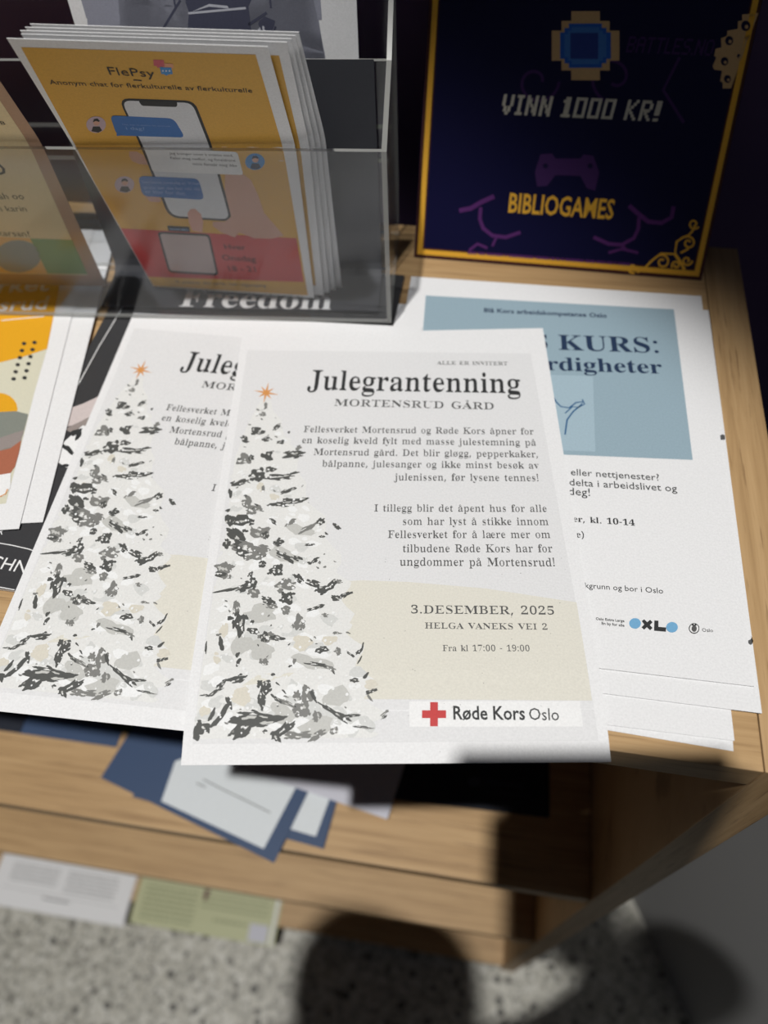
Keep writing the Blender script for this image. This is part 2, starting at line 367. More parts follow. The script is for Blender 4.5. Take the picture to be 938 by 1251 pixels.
GLYPHS = {
  'A': '437|-9,0 -9,18 9,21 24,30 49,75 206,466 224,465 384,87 411,34 425,22 443,18 443,0 229,0 229,18 270,25 283,46 273,81 253,132 103,132 79,71 76,59 75,48 87,26 124,18 128,18 128,0|113,161 242,161 177,319',
  'B': '443|16,0 16,17 45,22 62,32 72,51 75,82 75,369 69,412 51,433 15,439 15,455 220,455 318,444 377,409 396,351 384,302 348,268 287,247 360,223 404,185 418,132 407,76 371,35 314,9 238,0|182,252 188,252 234,257 263,272 279,301 285,345 281,385 269,412 248,428 216,434 198,432 188,425 182,391|222,24 259,30 283,49 296,81 301,128 295,176 277,208 245,225 197,231 182,231 182,65 190,33 202,26',
  'C': '468|257,-11 193,-3 137,20 91,56 56,104 34,162 26,228 34,294 56,351 92,399 139,435 195,458 259,465 309,459 367,440 388,435 408,443 419,465 437,465 437,308 420,308 392,364 356,407 313,434 265,443 198,419 157,347 144,226 159,114 203,46 278,24 318,29 358,45 395,71 428,106 447,89 395,33 332,0',
  'D': '496|20,0 20,17 47,21 63,30 71,46 74,75 74,374 71,407 61,426 43,435 15,439 15,455 222,455 328,441 405,396 452,325 468,228 441,101 362,25 228,0|222,24 279,37 319,75 343,139 351,229 336,342 294,410 223,433 202,431 190,423 182,385 182,72 190,34 202,27',
  'E': '442|14,0 14,17 44,20 62,30 72,48 75,78 75,369 72,405 62,425 44,435 16,439 16,455 399,455 399,320 383,320 369,373 340,406 295,424 232,430 200,428 186,417 183,388 183,246 193,246 232,252 259,269 277,300 288,345 304,345 304,118 287,118 273,181 259,201 241,213 185,222 183,222 183,67 185,47 192,35 230,28 276,30 313,39 345,53 371,75 393,105 411,143 430,143 402,0',
  'F': '404|15,0 15,17 45,23 62,34 72,53 75,84 75,375 71,405 61,423 43,433 14,439 14,455 394,455 394,320 377,320 369,357 355,385 336,406 310,420 275,428 230,431 200,429 186,421 182,398 182,247 190,247 229,253 256,270 274,301 284,347 302,347 302,118 285,118 274,168 257,200 229,218 189,224 182,224 182,81 188,43 196,31 210,24 257,17 257,0',
  'G': '508|268,-10 200,-3 141,19 93,55 57,103 35,161 28,229 35,295 57,352 93,399 139,435 195,458 257,465 311,459 369,441 388,436 406,443 419,465 437,465 437,308 420,308 403,346 382,379 357,406 329,426 299,439 267,443 200,419 159,347 146,228 154,135 180,67 221,26 275,13 308,16 328,27 339,45 343,71 343,128 339,154 329,170 309,179 275,182 275,198 500,198 500,182 473,179 457,171 449,155 446,128 446,29 357,0',
  'H': '523|15,0 15,17 45,22 62,32 72,50 75,81 75,379 71,406 62,424 44,434 16,439 16,455 242,455 242,439 204,432 187,415 182,379 182,251 342,251 342,379 337,415 320,432 282,439 282,455 507,455 507,439 478,434 461,424 452,407 449,379 449,81 452,52 461,33 478,22 507,17 507,0 282,0 282,17 311,21 329,31 339,49 342,81 342,221 182,221 182,81 185,50 194,32 212,22 242,17 242,0',
  'I': '261|13,0 13,17 42,23 61,32 72,49 75,75 75,387 72,412 63,427 45,435 13,439 13,455 244,455 244,439 214,435 196,427 186,412 183,387 183,77 187,44 206,26 246,17 246,0',
  'J': '330|109,-65 78,-62 51,-54 29,-40 11,-22 0,-1 -3,23 0,44 11,61 26,71 44,75 64,71 79,62 89,47 93,28 85,-1 77,-19 84,-35 105,-40 126,-36 139,-25 148,21 148,367 142,409 135,422 122,430 79,439 79,455 314,455 314,439 277,431 266,423 260,411 255,367 255,89 239,3 190,-48',
  'K': '510|16,0 16,17 45,22 63,32 72,50 75,81 75,379 72,406 63,424 45,434 17,439 17,455 242,455 242,439 205,432 187,415 183,379 183,234 321,373 342,398 349,418 334,434 291,439 291,455 486,455 486,439 477,439 415,419 345,361 271,285 463,46 487,25 519,17 519,0 281,0 281,17 306,18 322,21 334,34 316,66 199,214 183,198 183,81 186,50 195,32 213,22 242,17 242,0',
  'L': '426|15,0 15,17 45,22 62,32 72,50 75,81 75,379 71,407 62,425 44,434 16,439 16,455 250,455 250,439 208,434 196,427 188,416 182,379 182,83 185,47 200,31 234,28 278,31 315,40 345,56 370,80 391,112 409,154 427,154 402,0',
  'M': '634|14,0 14,17 43,22 61,32 72,50 75,79 75,382 71,416 53,432 15,439 15,455 185,455 317,142 449,455 617,455 617,439 590,433 573,423 563,405 560,378 560,85 565,43 582,23 617,17 617,0 396,0 396,17 433,25 450,44 455,83 455,399 288,0 270,0 105,389 105,80 109,48 120,30 139,20 169,17 169,0',
  'N': '494|403,-11 107,350 107,79 110,49 119,31 136,21 167,17 167,0 18,0 18,17 54,23 71,41 76,79 76,388 36,433 18,439 18,455 156,455 391,169 391,377 386,414 369,431 331,439 331,455 480,455 480,439 450,434 433,425 425,407 422,377 422,-11',
  'O': '525|261,-11 213,-6 169,7 129,29 94,58 66,93 45,134 32,179 28,228 32,276 45,321 66,362 95,397 130,426 170,448 216,462 265,466 313,462 357,448 397,427 431,399 459,364 481,323 494,277 498,228 494,179 481,134 459,93 430,58 395,29 355,7 310,-6|265,12 328,36 367,108 379,228 371,321 348,389 310,430 260,443 196,419 158,347 145,228 153,135 177,67 215,26',
  'P': '418|15,0 15,17 45,22 62,32 72,50 75,81 75,379 71,406 62,424 44,434 16,439 16,455 214,455 287,452 336,440 366,422 390,398 404,367 409,332 398,280 367,240 314,214 242,206 182,206 182,81 185,50 194,32 212,22 242,17 242,0|182,230 201,230 244,235 272,253 287,283 292,329 288,375 275,406 252,425 216,431 189,424 182,398',
  'R': '473|15,0 15,17 45,22 62,32 72,50 75,81 75,379 71,406 62,424 44,434 16,439 16,455 217,455 305,448 367,426 405,388 417,334 406,285 372,248 315,224 432,50 452,26 478,17 480,17 480,0 338,0 201,212 182,212 182,81 185,50 194,32 212,22 242,17 242,0|182,234 203,234 249,240 280,258 298,290 304,336 295,389 268,421 224,431 202,429 190,422 182,385',
  'S': '390|43,-11 43,158 62,158 83,94 111,50 149,24 197,15 231,20 257,36 273,60 279,89 265,129 225,160 163,191 112,221 77,253 56,289 50,332 54,370 67,403 88,429 115,449 148,462 185,466 229,461 282,448 291,446 300,445 313,450 320,466 339,466 339,319 322,319 310,354 293,385 272,410 248,429 222,441 194,445 163,440 140,426 125,406 120,380 124,356 137,336 189,303 253,273 317,233 337,211 350,188 359,133 354,93 339,58 314,29 281,8 240,-6 192,-10 158,-8 126,1 98,9 85,12 69,7 61,-11',
  'T': '423|92,0 92,17 123,21 142,31 152,50 156,81 156,433 149,433 102,426 65,403 41,367 29,318 11,318 11,455 410,455 410,317 394,317 375,382 333,420 269,433 263,433 263,81 267,49 276,30 296,21 328,17 328,0',
  'U': '492|248,-13 168,-2 114,29 83,81 73,155 73,379 70,406 61,424 43,434 15,439 15,455 240,455 240,439 202,432 185,415 181,379 181,140 186,88 203,51 232,29 275,22 340,37 379,83 392,159 392,378 389,406 379,423 360,433 328,439 328,455 474,455 474,439 448,432 433,421 425,404 422,378 422,181 412,92 380,32 325,-2',
  'V': '428|212,-13 44,381 22,420 8,432 -14,439 -14,455 211,455 211,439 166,432 156,423 152,410 161,378 259,143 348,377 355,409 351,423 342,432 299,439 299,455 442,455 442,439 423,436 408,427 382,383 230,-13',
  'X': '471|11,0 11,17 53,30 90,66 193,208 78,386 47,425 33,435 16,439 14,439 14,455 244,455 244,439 229,439 200,433 190,415 201,388 265,289 322,373 339,414 328,432 293,439 293,455 458,455 458,439 455,439 427,435 403,423 357,373 281,265 413,57 436,28 461,17 464,17 464,0 238,0 238,17 243,17 278,23 290,41 275,79 210,183 138,81 124,45 137,24 174,17 174,0',
  'a': '344|255,-10 216,1 200,35 151,2 95,-9 64,-4 40,11 25,34 20,63 31,104 63,136 119,164 199,190 199,241 196,266 187,282 171,292 148,296 115,290 104,274 113,257 123,231 120,215 110,202 95,194 77,191 59,194 45,203 36,218 33,236 37,259 49,278 69,295 95,308 126,316 162,318 223,312 263,292 285,259 293,210 293,62 295,40 304,34 320,42 329,28 294,-1|151,34 174,41 199,63 199,169 154,151 127,123 118,84 126,46',
  'b': '361|43,-11 43,388 37,428 8,439 8,455 138,455 138,279 175,308 221,318 254,313 284,299 308,276 326,245 338,208 342,166 337,118 323,75 300,40 270,13 233,-4 192,-10 148,-1 105,28 53,-11|183,14 213,23 232,49 242,95 245,160 242,213 231,251 212,273 184,280 155,270 144,257 138,242 138,69 149,28',
  'c': '293|156,-10 119,-5 87,11 59,35 38,68 24,106 19,150 25,196 40,237 64,271 96,297 133,313 175,319 218,314 250,298 271,275 277,245 275,228 266,215 253,207 236,204 206,216 196,251 197,261 197,271 190,290 169,297 138,285 118,248 112,187 118,123 137,76 166,48 204,38 239,47 271,72 285,60 227,8',
  'd': '370|140,-10 107,-5 78,10 53,35 35,66 23,104 19,147 24,196 36,237 55,272 81,297 112,313 146,318 189,309 223,280 223,401 220,419 212,430 176,439 176,455 319,455 319,75 325,41 335,32 353,28 353,11 294,6 223,-10 223,39 188,2|171,28 187,31 202,41 215,56 223,76 223,242 217,257 206,270 174,281 147,273 130,250 121,210 118,153 120,98 130,58 146,36',
  'e': '301|154,-10 117,-5 85,10 58,35 37,69 24,109 19,157 24,201 38,240 59,273 87,298 120,313 157,318 209,309 249,280 274,234 283,173 283,166 117,166 127,97 154,56 199,42 237,53 270,86 285,73 228,11|116,192 201,192 201,215 193,277 181,292 161,297 127,274 116,203',
  'f': '214|15,0 15,16 40,22 50,35 52,73 52,277 16,277 16,310 52,310 52,353 60,400 85,436 123,457 174,465 212,460 240,446 257,425 263,400 260,381 252,367 239,358 224,355 195,365 187,376 185,391 193,420 196,426 197,433 193,441 180,443 163,440 153,430 148,390 148,310 203,310 203,277 148,277 148,65 150,40 158,26 173,18 199,16 199,0',
  'g': '327|146,-140 89,-136 48,-122 22,-100 14,-75 28,-46 69,-26 35,-1 24,30 28,54 42,74 67,92 102,110 42,150 22,212 27,242 40,268 60,289 88,305 120,315 157,318 196,315 233,304 317,304 317,268 268,268 286,237 291,203 288,176 276,151 258,131 234,116 205,106 172,103 157,103 142,104 112,94 104,84 101,71 111,55 141,49 175,49 259,40 285,29 303,13 312,-9 316,-37 305,-80 272,-113 219,-133|157,124 178,130 190,146 197,173 199,211 197,249 190,276 178,292 157,297 137,292 124,276 117,249 114,211 117,173 124,146 137,130|161,-116 218,-111 252,-94 263,-66 260,-51 249,-41 205,-34 97,-34 79,-52 73,-73 79,-89 95,-103 122,-113',
  'h': '381|18,0 18,16 45,26 52,56 52,399 46,429 36,437 19,440 19,455 148,455 148,267 190,305 243,318 292,306 321,271 330,212 330,56 337,26 347,19 363,16 363,0 202,0 202,16 207,16 228,26 235,56 235,217 229,258 219,268 203,271 173,262 148,235 148,56 154,26 164,19 180,16 180,0',
  'i': '198|101,362 81,366 65,376 54,393 50,412 54,432 65,449 81,460 101,463 120,460 137,449 147,432 151,412 147,393 136,376 120,366|18,0 18,16 45,26 52,56 52,252 47,285 20,293 21,310 148,310 148,56 154,26 180,16 180,0',
  'j': '210|106,363 86,367 70,378 59,394 56,414 59,434 71,450 87,461 106,465 126,461 142,450 153,434 157,414 153,394 142,378 126,367|36,-140 -11,-131 -44,-105 -53,-88 -56,-70 -53,-53 -45,-40 -32,-32 -15,-29 15,-39 23,-51 26,-66 19,-87 11,-103 16,-113 31,-117 49,-113 58,-100 64,-54 64,250 56,284 43,291 22,294 22,310 159,310 159,-21 151,-73 127,-110 88,-133',
  'k': '359|17,0 17,16 45,26 52,56 52,398 47,429 38,436 20,439 21,455 148,455 148,169 227,248 240,264 244,278 235,290 209,293 206,293 206,310 345,310 345,293 308,284 275,260 222,209 346,34 360,21 376,16 376,0 211,0 211,16 217,16 234,20 239,32 232,49 163,147 148,134 148,56 154,26 180,16 180,0',
  'l': '199|18,0 18,16 45,26 52,56 52,398 47,429 38,436 20,439 20,455 148,455 148,56 154,26 180,16 180,0',
  'm': '554|18,0 18,16 45,26 52,56 52,253 46,284 36,291 19,294 19,310 146,310 146,265 188,305 237,318 292,304 320,261 364,304 418,318 465,306 494,271 504,212 504,56 510,26 520,19 536,16 536,0 377,0 377,16 393,19 403,26 410,56 410,217 404,258 394,268 377,271 349,263 324,237 324,56 331,26 340,19 356,16 356,0 199,0 199,16 215,19 225,26 232,56 232,217 226,258 216,268 199,271 170,262 146,235 146,56 152,27 162,19 177,16 177,0',
  'n': '381|18,0 18,16 45,26 52,56 52,253 46,284 36,291 19,294 19,310 148,310 148,267 190,306 243,318 292,306 321,271 330,212 330,56 337,26 347,19 363,16 363,0 202,0 202,16 207,16 228,26 235,56 235,217 229,258 219,268 203,271 173,262 148,235 148,56 154,26 164,19 180,16 180,0',
  'o': '336|169,-10 127,-5 90,11 60,37 38,70 24,110 19,154 24,199 38,239 60,272 90,297 127,313 168,318 209,313 245,298 275,273 298,240 312,200 317,154 312,108 298,69 275,36 245,11 210,-5|169,11 193,18 209,39 217,81 220,154 217,227 208,271 192,292 169,299 144,292 128,271 120,227 117,154 120,82 128,39 144,18',
  'p': '371|17,-139 17,-124 40,-117 50,-101 52,-64 52,243 46,283 19,295 19,310 143,310 143,263 180,305 230,319 264,314 293,298 317,274 335,241 346,203 350,160 346,113 334,72 316,38 291,12 261,-5 227,-10 183,1 148,32 148,-58 152,-99 167,-118 197,-123 197,-139|195,28 222,36 239,59 249,99 253,154 250,208 241,248 225,270 199,278 171,267 148,235 148,69 167,38',
  'r': '287|18,0 18,16 45,26 52,56 52,252 46,285 20,293 21,310 146,310 146,252 165,280 187,301 210,314 233,318 258,315 275,304 286,287 289,266 287,248 278,234 265,225 248,222 222,231 207,250 189,260 175,255 162,241 152,220 149,192 149,56 152,37 159,25 197,16 197,0',
  's': '288|151,-10 122,-6 87,6 73,9 60,4 51,-9 36,-9 36,105 53,105 66,68 87,39 112,21 140,15 162,18 179,27 189,40 192,58 183,84 156,105 107,130 76,148 54,169 41,193 37,220 44,259 65,291 98,312 141,319 166,316 199,308 206,306 213,305 223,308 230,319 244,319 244,222 228,222 215,254 196,277 174,291 149,296 130,294 116,286 108,274 105,259 115,232 146,212 191,189 221,172 241,151 253,127 257,95 250,51 228,18 194,-3',
  't': '228|124,-9 89,-4 66,10 53,36 48,71 48,279 20,279 20,300 88,369 129,424 144,424 144,310 208,310 208,279 144,279 144,82 149,51 157,43 168,40 189,49 206,75 222,66 182,9',
  'u': '375|131,-10 91,-3 65,17 51,51 46,97 46,248 39,282 29,291 11,294 11,310 142,310 142,74 151,46 162,38 177,36 205,43 228,66 228,248 221,283 209,291 189,294 189,310 324,310 324,70 331,39 360,30 360,13 300,7 228,-10 228,40 209,19 186,3 160,-7',
  'v': '306|142,-10 38,248 22,281 12,290 -3,293 -3,310 164,310 164,294 156,294 136,290 129,276 130,268 185,122 236,253 241,272 232,289 203,294 203,310 305,310 305,295 289,289 278,279 260,243 160,-10',
  'y': '300|52,-140 29,-137 10,-125 -3,-107 -7,-84 -4,-67 5,-53 18,-43 36,-40 64,-49 72,-61 75,-76 74,-81 74,-87 77,-96 86,-99 99,-92 114,-74 129,-44 140,-5 36,251 25,275 15,287 -3,293 -5,293 -5,310 162,310 162,293 136,289 128,275 130,267 133,257 185,119 230,241 236,260 238,274 229,289 203,293 203,310 300,310 300,293 287,290 277,281 259,242 162,-24 129,-96 113,-117 95,-131',
  '0': '375|188,-7 133,1 91,24 60,61 39,111 27,171 23,241 27,311 39,371 60,420 91,456 133,479 189,486 242,479 283,456 314,419 336,370 348,310 353,240 348,171 336,110 314,61 283,24 241,1|188,37 219,50 237,91 246,155 248,240 246,326 237,390 219,429 189,443 157,429 139,390 130,326 127,240 130,155 139,91 157,50',
  '1': '375|65,0 65,36 120,36 135,38 146,45 154,79 154,416 108,365 87,351 67,346 52,349 40,359 31,375 28,396 74,412 132,447 179,482 254,482 254,79 261,47 271,38 288,36 343,36 343,0',
  '2': '375|24,0 24,69 123,171 187,245 218,307 226,371 223,405 212,427 196,441 174,445 145,438 126,416 116,380 112,329 77,333 50,344 32,365 26,396 30,419 43,441 63,459 92,474 129,483 174,486 240,479 288,456 318,421 328,375 319,329 291,281 238,220 154,138 87,74 244,74 263,77 279,86 292,101 300,120 305,141 345,141 341,0',
  '3': '375|163,-7 117,-4 81,5 53,18 34,35 23,54 19,74 23,96 36,113 54,123 76,126 82,89 99,62 125,46 158,40 199,49 216,61 230,79 238,105 241,139 234,174 214,202 181,221 137,227 95,227 95,269 140,269 178,275 204,296 220,327 225,367 221,400 211,424 193,440 169,445 148,441 133,430 116,391 111,341 75,345 47,356 30,374 24,401 34,434 62,461 108,480 173,486 237,479 286,458 317,423 328,377 320,335 298,301 265,275 225,256 279,238 305,222 326,201 340,174 345,138 341,101 329,70 312,44 288,25 230,1',
  '4': '375|121,0 121,36 140,36 179,44 191,58 195,84 195,125 9,125 9,166 199,480 293,480 293,169 363,169 363,125 293,125 293,84 297,58 309,44 348,36 357,36 357,0|56,169 195,169 195,287 196,351 199,416 189,394 174,366 158,338 146,319',
  '5': '375|165,-7 119,-4 84,5 58,18 40,35 30,54 27,75 31,95 42,109 59,118 81,121 88,83 111,52 130,43 154,40 195,50 212,63 226,83 234,111 237,148 231,192 213,223 184,241 146,247 103,243 71,235 40,247 62,480 316,480 319,357 281,357 275,380 267,399 244,406 105,406 94,281 126,288 168,291 238,282 293,256 328,211 340,148 336,108 324,75 306,48 282,27 226,1',
  '6': '375|197,-7 150,-1 109,18 76,49 51,93 35,151 30,222 33,275 42,325 57,370 77,409 104,441 137,466 176,481 222,486 261,484 291,476 313,464 329,449 338,431 340,412 336,393 322,376 298,364 260,360 256,400 243,434 232,443 216,447 180,435 152,401 134,345 125,269 161,286 218,294 273,285 315,258 343,214 352,155 342,90 313,38 264,5|199,38 222,44 239,64 251,98 255,148 250,196 238,228 219,247 193,253 154,243 125,221 131,138 147,81 170,48',
  '7': '375|111,0 289,406 113,406 86,398 74,372 70,338 30,338 33,480 353,480 353,447 168,0',
  '8': '375|183,-7 132,-2 91,11 60,31 38,57 25,88 20,122 27,162 47,193 79,219 119,242 83,267 57,296 41,327 36,364 39,395 50,423 70,449 99,469 140,482 191,486 254,478 299,453 325,415 334,369 328,333 310,305 244,260 296,230 330,199 349,166 355,127 344,71 310,29 256,2|203,283 224,298 239,317 247,340 250,370 243,407 222,436 206,444 187,447 163,442 145,426 134,402 130,372 135,341 149,318|187,32 218,37 241,55 257,82 262,116 256,146 239,170 208,192 164,216 126,178 115,152 111,120 116,84 132,56 156,38',
  '9': '375|152,-7 116,-4 88,4 67,17 53,33 42,69 50,94 75,107 87,80 103,56 126,41 156,36 205,57 237,122 251,230 212,198 186,188 155,185 103,194 60,220 33,264 24,324 28,369 42,409 64,441 95,466 133,481 177,486 223,480 264,463 298,433 323,390 340,332 345,261 334,157 321,111 301,72 274,39 241,14 200,-2|184,233 206,236 224,245 251,278 245,352 231,403 209,432 181,441 156,434 137,413 125,377 121,328 128,275 149,244',
  '!': '181|71,135 54,480 126,480 109,135|90,-9 60,1 51,15 48,36 51,57 60,71 90,81 119,71 129,57 132,36 129,15 119,1',
  ',': '180|28,-87 47,-3 61,78 124,78 129,71 104,-8 71,-87',
  '.': '180|89,-9 60,1 51,15 48,36 51,57 60,71 89,81 119,71 129,57 132,36 129,15 119,1',
  ':': '180|89,278 60,289 51,303 48,324 51,345 60,359 89,369 119,359 129,345 132,324 129,303 119,289|89,-9 60,1 51,15 48,36 51,57 60,71 89,81 119,71 129,57 132,36 129,15 119,1',
  '-': '216|27,154 27,206 189,206 189,154',
  '(': '201|126,-106 81,-43 51,28 33,104 27,184 33,265 51,342 81,415 126,480 181,480 140,413 110,340 93,264 87,185 93,108 110,32 140,-40 181,-106',
  ')': '201|21,-106 62,-40 91,32 109,108 115,185 109,264 91,340 61,413 20,480 76,480 120,415 151,342 169,265 175,184 169,104 151,28 120,-43 76,-106',
}

TREE = [(18.7, 26.3, 63.5), (12.2, 34.9, 84.4), (7.3, 47.6, 111.0), (7.2, 53.2, 136.0), (8.5, 67.0, 159.7), (8.0, 76.5, 187.3), (6.3, 81.6, 203.0), (4.4, 83.0, 223.0), (4.3, 89.4, 241.9), (4.9, 94.3, 259.7), (5.5, 99.7, 276.1), (5.6, 94.4, 285.0)]

